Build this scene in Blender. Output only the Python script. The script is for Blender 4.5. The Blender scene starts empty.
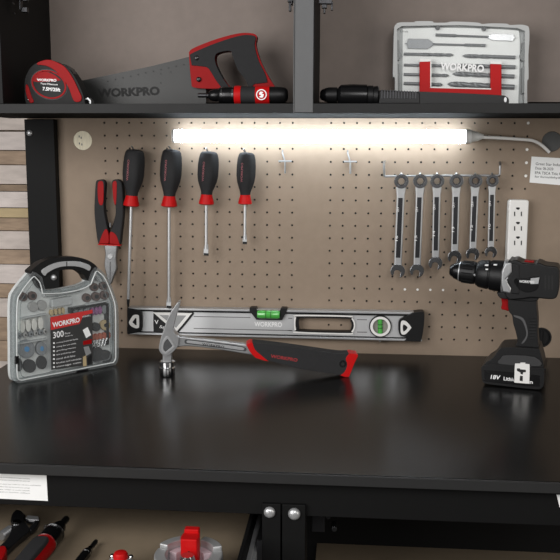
import bpy, bmesh, math, random
from mathutils import Vector as V, Matrix, geometry
random.seed(7)
C = bpy.context.scene.collection
SC = bpy.context.scene
OZ = 1.33                                   # height of the top row of peg holes above the floor

# ------------------------------------------------------------------ camera
F_PX = 850.0
CAM = V((0.4995, -1.708, OZ - 0.0557))
yaw, pitch, roll = -0.08333, 0.15029, 0.00348
FW = V((math.sin(yaw)*math.cos(pitch), math.cos(yaw)*math.cos(pitch), -math.sin(pitch)))
RT0 = V((math.cos(yaw), -math.sin(yaw), 0)); UP0 = RT0.cross(FW)
RT = math.cos(roll)*RT0 + math.sin(roll)*UP0
UP = -math.sin(roll)*RT0 + math.cos(roll)*UP0
cd = bpy.data.cameras.new('camera'); cam = bpy.data.objects.new('camera', cd); C.objects.link(cam)
cd.sensor_width = 36; cd.lens = F_PX/560*36; cd.clip_start = 0.05
cam.matrix_world = Matrix(((RT.x, UP.x, -FW.x, CAM.x), (RT.y, UP.y, -FW.y, CAM.y), (RT.z, UP.z, -FW.z, CAM.z), (0, 0, 0, 1)))
SC.camera = cam

# ------------------------------------------------------------------ world, lamps, exposure
w = bpy.data.worlds.new('room_ambient'); SC.world = w; w.use_nodes = True
w.node_tree.nodes['Background'].inputs[0].default_value = (1.0, 0.98, 0.96, 1)
w.node_tree.nodes['Background'].inputs[1].default_value = 0.10

def area(name, loc, aim, size, power, col):
    l = bpy.data.lights.new(name, 'AREA'); l.shape = 'RECTANGLE'; l.size, l.size_y = size; l.energy = power; l.color = col
    o = bpy.data.objects.new(name, l); C.objects.link(o); o.location = loc
    o.rotation_euler = (V(aim) - V(loc)).to_track_quat('-Z', 'Y').to_euler()
    return o
area('studio_softbox_left', (-0.75, -1.9, OZ + 0.25), (0.25, 0, OZ - 0.1), (1.3, 1.3), 34, (1.0, 0.985, 0.975))
area('added_front_fill', (0.85, -2.4, OZ + 0.62), (0.2, 0, OZ - 0.3), (0.8, 0.7), 18, (1.0, 0.985, 0.975))  # unseen light added to brighten the accessory case
area('studio_softbox_right', (2.0, -1.6, OZ - 0.05), (0.6, 0, OZ - 0.25), (0.7, 0.9), 7, (1.0, 0.95, 0.88))
SC.view_settings.view_transform = 'Standard'; SC.view_settings.look = 'None'
SC.view_settings.gamma = 1; SC.view_settings.use_curve_mapping = False
SC.view_settings.exposure = 0.0

# ------------------------------------------------------------------ materials
def lin(h):
    r = []
    for i in (0, 2, 4):
        c = int(h[i:i+2], 16)/255
        r.append(c/12.92 if c <= 0.04045 else ((c + 0.055)/1.055)**2.4)
    return r
def mat(name, hexc, rough=0.5, metal=0.0, var=0.12, scale=60, bump=0.0, bscale=None, spec=0.5, coat=0.0, stretch=None):
    m = bpy.data.materials.new(name); m.use_nodes = True
    nt = m.node_tree; b = nt.nodes['Principled BSDF']
    c = lin(hexc)
    b.inputs['Roughness'].default_value = rough; b.inputs['Metallic'].default_value = metal
    b.inputs['Specular IOR Level'].default_value = spec; b.inputs['Coat Weight'].default_value = coat
    tc = nt.nodes.new('ShaderNodeTexCoord'); mp = nt.nodes.new('ShaderNodeMapping')
    nt.links.new(tc.outputs['Object'], mp.inputs[0])
    if stretch: mp.inputs['Scale'].default_value = stretch
    n = nt.nodes.new('ShaderNodeTexNoise'); n.inputs['Scale'].default_value = scale; n.inputs['Detail'].default_value = 5
    nt.links.new(mp.outputs[0], n.inputs['Vector'])
    mx = nt.nodes.new('ShaderNodeMix'); mx.data_type = 'RGBA'
    mx.inputs[6].default_value = (*[x*(1 - var) for x in c], 1); mx.inputs[7].default_value = (*[min(1, x*(1 + var)) for x in c], 1)
    nt.links.new(n.outputs['Fac'], mx.inputs[0]); nt.links.new(mx.outputs[2], b.inputs['Base Color'])
    if bump:
        n2 = nt.nodes.new('ShaderNodeTexNoise'); n2.inputs['Scale'].default_value = bscale or scale*4; n2.inputs['Detail'].default_value = 3
        nt.links.new(mp.outputs[0], n2.inputs['Vector'])
        bp = nt.nodes.new('ShaderNodeBump'); bp.inputs['Strength'].default_value = bump; bp.inputs['Distance'].default_value = 0.001
        nt.links.new(n2.outputs['Fac'], bp.inputs['Height']); nt.links.new(bp.outputs[0], b.inputs['Normal'])
    return m
def clear_mat(name, tint, amount, rough=0.08):
    m = bpy.data.materials.new(name); m.use_nodes = True
    nt = m.node_tree; nt.nodes.clear()
    out = nt.nodes.new('ShaderNodeOutputMaterial'); mix = nt.nodes.new('ShaderNodeMixShader')
    tr = nt.nodes.new('ShaderNodeBsdfTransparent'); gl = nt.nodes.new('ShaderNodeBsdfPrincipled')
    tr.inputs[0].default_value = (*tint, 1)
    gl.inputs['Base Color'].default_value = (0.75, 0.77, 0.78, 1); gl.inputs['Roughness'].default_value = rough
    lw = nt.nodes.new('ShaderNodeLayerWeight'); lw.inputs[0].default_value = 0.25
    n = nt.nodes.new('ShaderNodeTexNoise'); n.inputs['Scale'].default_value = 30
    ad = nt.nodes.new('ShaderNodeMath'); ad.operation = 'MULTIPLY_ADD'; ad.inputs[1].default_value = 0.28; ad.inputs[2].default_value = amount
    nt.links.new(lw.outputs['Facing'], ad.inputs[0]); nt.links.new(ad.outputs[0], mix.inputs[0])
    bp = nt.nodes.new('ShaderNodeBump'); bp.inputs['Strength'].default_value = 0.08; bp.inputs['Distance'].default_value = 0.002
    nt.links.new(n.outputs['Fac'], bp.inputs['Height']); nt.links.new(bp.outputs[0], gl.inputs['Normal'])
    nt.links.new(tr.outputs[0], mix.inputs[1]); nt.links.new(gl.outputs[0], mix.inputs[2]); nt.links.new(mix.outputs[0], out.inputs[0])
    return m
def emit_mat(name, col, strength):
    m = bpy.data.materials.new(name); m.use_nodes = True
    b = m.node_tree.nodes['Principled BSDF']
    b.inputs['Base Color'].default_value = (0.9, 0.9, 0.9, 1)
    b.inputs['Emission Color'].default_value = (*col, 1); b.inputs['Emission Strength'].default_value = strength
    return m

BENCH = mat('black_laminate', '0f0f0f', 0.24, var=0.10, scale=40, bump=0.03, bscale=900, spec=0.2)
EDGE = mat('black_edge_band', '282828', 0.5, var=0.08, spec=0.2)
STEEL = mat('black_powder_coat', '131313', 0.55, var=0.08, scale=90, bump=0.05, bscale=1500, spec=0.10)
LIP = mat('dark_grey_powder_coat', '282828', 0.5, var=0.08, scale=90, spec=0.15)
STEELD = mat('black_powder_coat_inner', '111111', 0.6, var=0.08, scale=90, spec=0.2)
GREYST = mat('grey_powder_coat', '505152', 0.45, var=0.06, scale=90, bump=0.05, bscale=1500)
KRAFT = mat('hardboard', '8b7b6b', 0.66, var=0.10, scale=45, bump=0.10, bscale=700, spec=0.25)
KRAFTP = mat('cabinet_hardboard', '837871', 0.66, var=0.10, scale=45, bump=0.10, bscale=700, spec=0.25)
KRAFTD = mat('drawer_hardboard', '827461', 0.75, var=0.10, scale=45, bump=0.10, bscale=700, spec=0.2)
CHROME = mat('polished_chrome', 'c9cacb', 0.14, 1.0, var=0.05)
SATIN = mat('satin_steel', 'b9babb', 0.33, 0.6, var=0.10, scale=120)
BRUSH = mat('brushed_aluminium', 'c9cacb', 0.36, 0.55, var=0.10, scale=120, stretch=(1, 60, 60))
BLADE = mat('dark_coated_steel', '272726', 0.42, 0.3, var=0.18, scale=25)
HSTEEL = mat('forged_steel', 'aeafb0', 0.3, 0.72, var=0.12, scale=120)
WCHROME = mat('wrench_chrome', '8e8f91', 0.2, 0.95, var=0.08, scale=120)
WIRE = mat('grey_wire', '8c8d8e', 0.35, 0.8, var=0.1)
DARKMET = mat('blackened_steel', '38383a', 0.35, 0.8, var=0.2)
RUBBER = mat('charcoal_rubber', '2d2d2e', 0.62, var=0.12, scale=200, bump=0.15, bscale=1200, spec=0.1)
BLACKP = mat('black_plastic', '111112', 0.42, var=0.12, scale=150, bump=0.08, bscale=1600, spec=0.3)
GLOSSB = mat('glossy_black_plastic', '0f0f10', 0.25, var=0.1, spec=0.35)
RED = mat('red_plastic', '920e10', 0.45, var=0.08, scale=80, spec=0.10)
REDB = mat('bright_red_plastic', 'b51415', 0.42, var=0.06, scale=80, spec=0.12)
WHITE = mat('white_plastic', 'e4e3e0', 0.35, var=0.03)
PAPER = mat('white_paper', 'e6e7e6', 0.7, var=0.04)
CREAM = mat('lit_plank_cream', 'd8cfb4', 0.5, var=0.25, scale=40, stretch=(6, 1, 1))
INK = mat('black_ink', '101010', 0.7, var=0.02)
GREYINK = mat('grey_ink', '6a6a6a', 0.7, var=0.05)
WINK = mat('white_ink', 'f2f2f2', 0.5, var=0.02)
SHELL = mat('frosted_grey_plastic', 'a9abaa', 0.35, var=0.06, scale=40)
TRAY = mat('milky_tray_plastic', 'd2d5d4', 0.35, var=0.25, scale=28)
PANEL = mat('white_insert_plastic', 'eeefed', 0.45, var=0.04)
CLEAR = clear_mat('clear_plastic_lid', (0.97, 0.975, 0.975), 0.015)
RIM = clear_mat('clear_plastic_rim', (0.75, 0.78, 0.78), 0.10)
GREEN = mat('green_spirit', '4fae4a', 0.15, var=0.2, scale=80, coat=1.0)
FELT = mat('grey_felt', '9c9c9a', 0.9, var=0.15, scale=300, bump=0.4)
SAND = mat('brown_abrasive', '5d4c47', 0.85, var=0.3, scale=500, bump=0.5)
SANDD = mat('black_abrasive', '2d2e2f', 0.9, var=0.3, scale=500, bump=0.5)
DISC = mat('grey_abrasive', '7e8285', 0.7, var=0.3, scale=300, bump=0.4)
BLUE = mat('blue_paper', '4a86b5', 0.6)
PURPLE = mat('mauve_abrasive', '8c5a86', 0.8, var=0.2, scale=300, bump=0.4)
ORANGE = mat('orange_abrasive', 'a8583f', 0.8, var=0.2, scale=300, bump=0.4)
TAN = mat('tan_abrasive', 'b39f78', 0.8, var=0.2, scale=300, bump=0.4)
PINK = mat('pale_pink_plastic', 'b9a5ab', 0.5)
WOODS = [mat('weathered_wood_%d' % i, h, 0.85, var=v, scale=13, bump=1.0, bscale=26, stretch=(1.6, 6, 8)) for i, (h, v) in enumerate(
    [('c4b9b1', .32), ('9d8874', .6), ('cbc1bb', .28), ('8a7764', .6), ('b3a07c', .18), ('9a8570', .6)])]
LED = emit_mat('led_diffuser', (0.80, 0.91, 1.0), 17.0)

# ------------------------------------------------------------------ helpers
class Frame:
    """a plane in the place: 2-D (u,v) on it, n towards the viewer side"""
    def __init__(s, O, u, v):
        s.O, s.u, s.v = V(O), V(u).normalized(), V(v).normalized(); s.n = s.u.cross(s.v)
    def px(s, x, y):
        d = FW + RT*((x - 280)/F_PX) - UP*((y - 280)/F_PX)
        t = (s.O - CAM).dot(s.n)/d.dot(s.n)
        q = CAM + d*t - s.O
        return (q.dot(s.u), q.dot(s.v))
    def P(s, a, n=0.0): return s.O + s.u*a[0] + s.v*a[1] + s.n*n
    def up(s, n): return Frame(s.O + s.n*n, s.u, s.v)
def wall_plane(y): return Frame((0, y, 0), (1, 0, 0), (0, 0, 1))
def floor_plane(z): return Frame((0, 0, z), (1, 0, 0), (0, 1, 0))
def pt(F, x, y, n=0.0): return F.P(F.px(x, y), n)

def curve(pts, k=5, closed=True):
    """Catmull-Rom through pts; a point (x,y,1) stays a sharp corner"""
    n = len(pts); out = []
    rng = range(n if closed else n - 1)
    for i in rng:
        p1, p2 = pts[i], pts[(i+1) % n]
        p0 = pts[(i-1) % n] if (closed or i > 0) else p1
        p3 = pts[(i+2) % n] if (closed or i + 2 < n) else p2
        if len(p1) > 2: p0 = p1
        if len(p2) > 2: p3 = p2
        for j in range(k):
            t = j/k
            out.append(tuple(0.5*((2*p1[a]) + (p2[a]-p0[a])*t + (2*p0[a]-5*p1[a]+4*p2[a]-p3[a])*t*t + (3*p1[a]-p0[a]-3*p2[a]+p3[a])*t**3) for a in (0, 1)))
    if not closed: out.append(tuple(pts[-1][:2]))
    return out
def ell(cx, cy, rx, ry, n=28, rot=0.0):
    c, s = math.cos(rot), math.sin(rot)
    return [(cx + rx*math.cos(a)*c - ry*math.sin(a)*s, cy + rx*math.cos(a)*s + ry*math.sin(a)*c) for a in (2*math.pi*i/n for i in range(n))]
def rrect(x0, y0, x1, y1, r, n=5):
    o = []
    for cx, cy, a0 in ((x1-r, y1-r, 0), (x0+r, y1-r, 90), (x0+r, y0+r, 180), (x1-r, y0+r, 270)):
        for i in range(n + 1):
            a = math.radians(a0 + 90*i/n); o.append((cx + r*math.cos(a), cy + r*math.sin(a)))
    return o

class MB:
    def __init__(s): s.v = []; s.f = []; s.mi = []; s.cur = 0
    def add(s, vs, fs):
        b = len(s.v); s.v += [V(x) for x in vs]
        for f in fs: s.f.append([b + i for i in f]); s.mi.append(s.cur)
        return s
    def plate(s, loops, F, n0, n1):
        """extruded outline with holes; loops are 2-D on frame F"""
        fl = []; loops = [list(l) for l in loops]
        for i, l in enumerate(loops):
            A = sum(l[j][0]*l[(j+1) % len(l)][1] - l[(j+1) % len(l)][0]*l[j][1] for j in range(len(l)))
            if (A > 0) != (i == 0): l.reverse()
            fl += l
        N = len(fl)
        if len(loops) == 1: tris = None
        else: tris = geometry.tessellate_polygon([[V((a, b, 0)) for a, b in l] for l in loops])
        vs = [F.P(a, n0) for a in fl] + [F.P(a, n1) for a in fl]; fs = []
        if tris is None:
            fs += [list(range(N, 2*N)), list(range(N - 1, -1, -1))]
        else:
            for t in tris:
                a, b, c = t
                ar = (fl[b][0]-fl[a][0])*(fl[c][1]-fl[a][1]) - (fl[c][0]-fl[a][0])*(fl[b][1]-fl[a][1])
                if ar < 0: b, c = c, b
                fs += [[a+N, b+N, c+N], [c, b, a]]
        k = 0
        for l in loops:
            m = len(l)
            for j in range(m):
                a, b = k + j, k + (j+1) % m
                fs.append([a, b, b + N, a + N])
            k += m
        return s.add(vs, fs)
    def pxplate(s, loops, F, n0, n1): return s.plate([[F.px(x[0], x[1]) for x in l] for l in loops], F, n0, n1)
    def fbox(s, F, u0, u1, v0, v1, n0, n1): return s.plate([[(u0, v0), (u1, v0), (u1, v1), (u0, v1)]], F, n0, n1)
    def box(s, x0, x1, y0, y1, z0, z1): return s.fbox(floor_plane(0), x0, x1, y0, y1, z0, z1)
    def lathe(s, p0, p1, prof, seg=24, caps=True):
        """prof: (t along p0->p1, radius)"""
        p0, p1 = V(p0), V(p1); d = p1 - p0; a = d.normalized()
        x = a.orthogonal().normalized(); y = a.cross(x); vs = []; fs = []
        for t, r in prof:
            for i in range(seg):
                an = 2*math.pi*i/seg; vs.append(p0 + d*t + (x*math.cos(an) + y*math.sin(an))*r)
        for k in range(len(prof) - 1):
            for i in range(seg):
                j = (i+1) % seg; fs.append([k*seg+i, k*seg+j, (k+1)*seg+j, (k+1)*seg+i])
        if caps:
            fs.append(list(range(seg - 1, -1, -1))); q = (len(prof)-1)*seg; fs.append(list(range(q, q + seg)))
        return s.add(vs, fs)
    def cyl(s, p0, p1, r, seg=20): return s.lathe(p0, p1, [(0, r), (1, r)], seg)
    def tube(s, pts, r, seg=8):
        pts = [V(p) for p in pts]; n = len(pts); vs = []; fs = []
        ref = None
        for i, p in enumerate(pts):
            d = (pts[min(i+1, n-1)] - pts[max(i-1, 0)]).normalized()
            if ref is None: ref = d.orthogonal().normalized()
            x = (ref - d*ref.dot(d)); x = x.normalized() if x.length > 1e-6 else d.orthogonal().normalized(); ref = x
            y = d.cross(x)
            for j in range(seg):
                a = 2*math.pi*j/seg; vs.append(p + (x*math.cos(a) + y*math.sin(a))*r)
        for k in range(n-1):
            for i in range(seg):
                j = (i+1) % seg; fs.append([k*seg+i, k*seg+j, (k+1)*seg+j, (k+1)*seg+i])
        fs.append(list(range(seg-1, -1, -1))); q = (n-1)*seg; fs.append(list(range(q, q+seg)))
        return s.add(vs, fs)
    def ball(s, c, r, seg=16, ring=10, sc=(1, 1, 1)):
        c = V(c); pr = [(-math.cos(math.pi*i/ring), math.sin(math.pi*i/ring)) for i in range(ring + 1)]
        vs = []; fs = []
        for h, q in pr:
            for i in range(seg):
                a = 2*math.pi*i/seg; vs.append(c + V((r*q*math.cos(a)*sc[0], r*q*math.sin(a)*sc[1], r*h*sc[2])))
        for k in range(ring):
            for i in range(seg):
                j = (i+1) % seg; fs.append([k*seg+i, k*seg+j, (k+1)*seg+j, (k+1)*seg+i])
        return s.add(vs, fs)
    def clampz(s, z):
        for v in s.v: v.z = max(v.z, z)
        return s
    def build(s, name, mats, parent=None, bevel=0.0, seg=2, ang=38, smooth=True):
        me = bpy.data.meshes.new(name)
        org = V(parent.location) if parent is not None and parent.type == 'EMPTY' else None
        r = parent
        while r is not None and r.type != 'EMPTY': r = r.parent
        base = V(r.location) if r is not None else sum(s.v, V())/len(s.v)
        me.from_pydata([tuple(x - base) for x in s.v], [], s.f)
        if not isinstance(mats, (list, tuple)): mats = [mats]
        for m in mats: me.materials.append(m)
        if len(mats) > 1:
            for p, i in zip(me.polygons, s.mi): p.material_index = i
        b = bmesh.new(); b.from_mesh(me); bmesh.ops.remove_doubles(b, verts=b.verts, dist=1e-6); b.to_mesh(me); b.free()
        me.validate(); me.update()
        if smooth: me.shade_smooth(); me.set_sharp_from_angle(angle=math.radians(ang))
        o = bpy.data.objects.new(name, me); C.objects.link(o)
        if parent is not None: o.parent = parent                 # every part shares the thing's origin
        else: o.location = base
        if bevel:
            md = o.modifiers.new('edge_round', 'BEVEL'); md.width = bevel; md.segments = seg; md.limit_method = 'ANGLE'
            md.angle_limit = math.radians(40); md.harden_normals = True; md.use_clamp_overlap = True
        return o

def thing(name, loc, label, cat, group=None):
    o = bpy.data.objects.new(name, None); C.objects.link(o); o.location = loc; o.empty_display_size = 0.02
    o['label'] = label; o['category'] = cat
    if group: o['group'] = group
    return o
def tag(o, label, cat, group=None):
    o['label'] = label; o['category'] = cat
    if group: o['group'] = group
    return o
def structure(o): o['kind'] = 'structure'; return o

def text(s, F, bl, br, hpx, m, parent, n=0.0006, weight=0.012, name='lettering', shear=0.0, px=True, thick=0.0003):
    """lettering lying on frame F: baseline from pixel bl to pixel br, hpx tall, fitted to that box"""
    a = V(F.px(*bl) if px else bl); b = V(F.px(*br) if px else br)
    if px:
        t = V(F.px(bl[0] + (br[1]-bl[1])*0 , bl[1] - hpx)) - a
        d = (b - a).normalized(); h = abs(t.dot(V((-d.y, d.x)))) if abs(br[0]-bl[0]) > abs(br[1]-bl[1]) else (V(F.px(bl[0]-hpx, bl[1])) - a).length
    else: h = hpx
    cu = bpy.data.curves.new('txt', 'FONT'); cu.body = s; cu.offset = weight; cu.resolution_u = 3; cu.shear = shear
    to = bpy.data.objects.new('txt', cu); C.objects.link(to)
    dg = bpy.context.evaluated_depsgraph_get(); dg.update()
    me = bpy.data.meshes.new_from_object(to.evaluated_get(dg))
    vs = [v.co.copy() for v in me.vertices]; fs = [list(p.vertices) for p in me.polygons]
    bpy.data.objects.remove(to); bpy.data.curves.remove(cu); bpy.data.meshes.remove(me)
    x0, x1 = min(v.x for v in vs), max(v.x for v in vs); y0, y1 = min(v.y for v in vs), max(v.y for v in vs)
    L = (b - a).length; e = (b - a).normalized(); q = V((-e.y, e.x))
    k = MB()
    P = [F.P(a + e*((v.x-x0)/(x1-x0)*L) + q*((v.y-y0)/(y1-y0)*h), n) for v in vs]
    k.add(P, fs)
    return k.build(name, m, parent, smooth=False)

def screw(parent, c, nrm, r, m=SATIN, name='bolt'):
    c = V(c); nrm = V(nrm).normalized()
    return MB().lathe(c, c + nrm*r*0.8, [(0, r), (0.35, r), (0.7, r*0.8), (0.9, r*0.5), (1.0, r*0.2)], 18).build(name, m, parent)

ZB = OZ - 0.464          # top of the worktop
ZS = OZ + 0.024          # top of the cabinet's floor
ZU = OZ + 0.009          # its underside
PEG = wall_plane(0.0)

# ================================================================== SETTING
k = MB()
WY = 0.16
Fw = wall_plane(WY)
rows = [(90, 3), (115.5, 0), (130.5, 1), (131.5, 2), (150.5, 1), (165, 0), (184.5, 3), (191.5, 2), (208, 4), (218, 5), (231, 0), (249.5, 1), (264.5, 2), (284, 5), (298.5, 0), (317.5, 5), (341, 1), (362, 0)]
for (y0, mi), (y1, _) in zip(rows, rows[1:]):
    z1, z0 = Fw.px(10, y0)[1], Fw.px(10, y1)[1]
    k.cur = mi; k.box(-1.2, 2.4, WY + random.uniform(0, .006), WY + .03, z0 + .0012, z1 - .0006)
z = z0; i = 0
while z > 0.05:
    k.cur = i % 6; k.box(-1.2, 2.4, WY + random.uniform(0, .006), WY + .03, z - .045 + .001, z); z -= .045; i += 1
k.cur = 3; k.box(-1.2, 2.4, WY, WY + .03, 0, z)
z = Fw.px(10, 90)[1]
while z < 2.5:
    k.cur = (i*3) % 6; k.box(-1.2, 2.4, WY + random.uniform(0, .006), WY + .03, z, z + .049); z += .05; i += 1
k.cur = 3; k.box(-1.2, 2.4, WY + .03, WY + .06, 0, z)
structure(k.build('wall_back', WOODS, smooth=False))
structure(MB().box(-1.2, 2.4, -3.2, WY + .06, -0.05, 0).build('floor', mat('grey_concrete', '6b6966', 0.8, var=0.15, scale=6)))

# ================================================================== WORKBENCH
wb = thing('workbench', (0.4, -0.33, 0), 'black steel workbench with a dark laminate worktop holding the hammer and drill', 'workbench')
XL, XR = -0.16, 1.02
k = MB().box(XL, XR, -0.668, -0.001, ZB - 0.014, ZB)
top = k.build('worktop', BENCH, wb, bevel=0.0015)
MB().box(XL, XR, -0.6715, -0.668, ZB - 0.014, ZB - 0.0006).build('edge_band', EDGE, top, bevel=0.0006)
ap = MB().box(XL + .01, XR - .01, -0.65, -0.63, OZ - 0.530, ZB - 0.014).build('apron', STEEL, wb, bevel=0.001)
# side and back rails, legs
for x in (XL + .01, XR - .04): MB().box(x, x + .03, -0.62, -0.02, OZ - 0.537, ZB - .014).build('side_rail', STEEL, wb)
AF = wall_plane(-0.652)
def leg(x0, x1, y0, y1, zt): return MB().box(x0, x1, y0, y1, 0, zt).build('leg', STEEL, wb, bevel=0.001)
l1 = leg(.389, .4135, -0.656, -0.60, OZ - 0.5125); screw(l1, (.399, -0.656, OZ - .5235), (0, -1, 0), .0075)
l2 = leg(.4155, .446, -0.656, -0.60, OZ - 0.5125); screw(l2, (.4315, -0.656, OZ - .5245), (0, -1, 0), .0080)
leg(XL + .012, XL + .05, -0.63, -0.59, OZ - .537); leg(XR - .05, XR - .012, -0.63, -0.59, OZ - .537)
leg(XL + .012, XL + .05, -0.05, -0.01, ZB - .014); leg(XR - .05, XR - .012, -0.05, -0.01, ZB - .014)
MB().box(.449, XR - .05, -0.62, -0.02, OZ - .752, OZ - .736).build('lower_shelf', KRAFTD, wb)
MB().box(XL + .05, XR - .05, -0.30, -0.29, .1, ZB - .014).build('back_board', STEELD, wb)
hg = MB().box(.452, .470, -0.60, -0.575, OZ - .575, OZ - .545)
hg.cyl((.474, -.60, OZ - .553), (.474, -.58, OZ - .553), .0035, 10); hg.cyl((.483, -.60, OZ - .570), (.483, -.58, OZ - .570), .004, 10)
hg.build('hinge', DARKMET, wb, bevel=.001)
# paper labels on the apron
def sheet(F, quad, m, parent, n0, n1, name='sticker'): return MB().pxplate([quad], F, n0, n1).build(name, m, parent)
PF = wall_plane(-0.650)
st = sheet(PF, [(-6, 471.5), (46.5, 474.5), (48, 500.8), (-6, 498.2)], PAPER, wb, 0, .0006)
for i, yy in enumerate((477.5, 480.0, 484.3, 486.8, 489.5, 492.0)):
    text(('Conforms to formaldehyde emission standard', 'for composite wood products part six', 'This product was made for use as a work bench', 'keep surface clean and dry and do not overload', 'Wipe with a soft cloth', 'inspect bolts often')[i], PF, (-5, yy), (30 if i != 2 else 41, yy + 1.9), 1.4, GREYINK, st, n=.0008, weight=0)
st2 = sheet(PF, [(556.5, 494.5), (566, 495), (566, 509), (559.5, 507)], PAPER, wb, 0, .0006)
text('Date', PF, (561, 500), (565, 500.3), 2, GREYINK, st2, n=.0008, weight=0)
# drawer, pulled out a little
ZD = OZ - 0.60
dr = MB().box(-0.12, .366, -1.02, -0.45, ZD - .006, ZD).build('drawer', KRAFTD, wb)
MB().box(.366, .3715, -1.02, -0.45, ZD - .01, ZD + .047).build('drawer_side', STEEL, dr, bevel=.0008)
MB().box(-.1255, -.12, -1.02, -0.45, ZD - .01, ZD + .047).build('drawer_side', STEEL, dr, bevel=.0008)
MB().box(-.1255, .3715, -1.035, -1.02, ZD - .02, ZD + .06).build('drawer_front', STEEL, dr, bevel=.001)
MB().box(-.12, .366, -0.45, -0.444, ZD - .01, ZD + .047).build('drawer_back', STEELD, dr)
MB().box(.3715, .378, -1.0, -0.46, ZD + .004, ZD + .024).box(.378, .382, -.98, -.46, ZD + .008, ZD + .020).build('slide_rail', SATIN, dr, bevel=.001)
MB().box(.382, .389, -.655, -.46, ZD - .002, ZD + .036).build('slide_rail', DARKMET, wb)

# ================================================================== PEGBOARD
pg = thing('pegboard', (0.4, 0, OZ - .23), 'tan pegboard panel behind the bench, full of round holes', 'pegboard')
k = MB(); S = 0.0254; H = 12
Ft = wall_plane(0.0)
hr = 0.0022
ztop, zbot = OZ + 0.04, ZB - .03
def cell(cx, cz):
    h = S/2; vs = []; fs = []
    outer = []
    for i in range(H):
        a = 2*math.pi*i/H; c, s = math.cos(a), math.sin(a); q = h/max(abs(c), abs(s)); outer.append((cx + c*q, cz + s*q))
    inner = [(cx + hr*math.cos(2*math.pi*i/H), cz + hr*math.sin(2*math.pi*i/H)) for i in range(H)]
    # corners
    cor = {1: (h, h), 4: (-h, h), 7: (-h, -h), 10: (h, -h)}
    vs = [V((x, 0, z)) for x, z in outer] + [V((x, 0, z)) for x, z in inner] + [V((x, .004, z)) for x, z in inner]
    for i in range(H):
        j = (i+1) % H
        if i in cor:
            vs.append(V((cx + cor[i][0], 0, cz + cor[i][1]))); fs.append([j, len(vs)-1, i, H+i, H+j])
        else: fs.append([j, i, H+i, H+j])
        fs.append([H+j, H+i, 2*H+i, 2*H+j])
    k.add(vs, fs)
cols = [c for c in range(0, 34) if c not in (16, 17)]
for c in cols:
    for r in range(0, 18): cell(c*S, OZ - r*S)
h = S/2
def flat(x0, x1, z0, z1, holes=()):
    loops = [[(x0, z0), (x1, z0), (x1, z1), (x0, z1)]] + list(holes)
    tr = geometry.tessellate_polygon([[V((a, b, 0)) for a, b in l] for l in loops]); fl = [q for l in loops for q in l]
    fs = []
    for a, b, c in tr:
        ar = (fl[b][0]-fl[a][0])*(fl[c][1]-fl[a][1]) - (fl[c][0]-fl[a][0])*(fl[b][1]-fl[a][1])
        fs.append([a, b, c] if ar > 0 else [a, c, b])
    k.add([V((a, 0, b)) for a, b in fl], fs)
    for l in holes:
        m = len(l); k.add([V((a, 0, b)) for a, b in l] + [V((a, .004, b)) for a, b in l], [[j, (j+1) % m, (j+1) % m + m, j + m] for j in range(m)])
HL = PEG.px(82.5, 140.5); HR = PEG.px(552, 141.5); HB = PEG.px(541, 337.5)
big = lambda q, r=.0195: ell(q[0], q[1], r, r, 32)
flat(XL, -h, zbot, ztop, [big(HL)])
flat(33.5*S, XR, zbot, ztop, [big(HR), big(HB)])
flat(-h, 33.5*S, OZ + h, ztop); flat(-h, 33.5*S, zbot, OZ - 17.5*S); flat(15.5*S, 17.5*S, OZ - 17.5*S, OZ + h)
k.build('panel', KRAFT, pg, smooth=False)
MB().box(XL, XR, .0045, .006, zbot, ztop).build('hole_shade_sheet', INK, pg)  # black sheet painting the shade behind the peg holes
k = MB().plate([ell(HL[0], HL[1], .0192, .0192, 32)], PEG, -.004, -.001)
cap = k.build('added_hole_cover', CREAM, pg)  # pale disc added in the hole, standing in for lit planks behind
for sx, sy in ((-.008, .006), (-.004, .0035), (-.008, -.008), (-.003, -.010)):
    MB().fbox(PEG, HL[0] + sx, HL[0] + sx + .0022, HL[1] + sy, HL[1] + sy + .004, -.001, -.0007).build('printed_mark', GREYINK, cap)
MB().plate([ell(HR[0], HR[1], .0188, .0188, 32)], PEG, -.0035, -.002).build('grommet', mat('dark_grey_plastic', '4b4c4c', 0.6), pg)
gb = MB().plate([ell(HB[0], HB[1], .0205, .0205, 32), ell(HB[0], HB[1], .0175, .0175, 32)], PEG, -.004, .0012)
gb.plate([ell(HB[0], HB[1], .0176, .0176, 32)], PEG, -.004, -.0035)
for q in (-.006, 0, .006): gb.fbox(PEG, HB[0] + q - .001, HB[0] + q + .001, HB[1] - .014, HB[1] + .014, -.0035, -.001)
gb.build('grommet', BLACKP, pg)
# upright on the left with its screws
up_ = MB().box(-.158, -.097, -.022, -.0005, ZB + .0008, OZ + .006).build('upright', STEEL, pg, bevel=.001)
UF = wall_plane(-.022)
for x, y in ((29.8, 133), (54, 277.5)): screw(up_, pt(UF, x, y), (0, -1, 0), .0062, SATIN, 'screw')
# sticker at the right
sk = MB().pxplate([[(531.5, 156.5), (566, 158.5), (564, 185.5), (529.5, 182.5)]], PEG, 0.0002, .0008).build('sticker', PAPER, pg)
for s, a, b in (('Great Star Industrial', (535.5, 165), (567, 166.6)), ('Date: 06-2020', (535.2, 169.4), (553, 170.4)), ('EPA TSCA Title VI', (534.8, 174), (561.5, 175.4)), ('for formaldehyde', (534.5, 178.2), (561, 179.5))):
    text(s, PEG, a, b, 2.7, INK, sk, n=.001, weight=.004)

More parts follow.
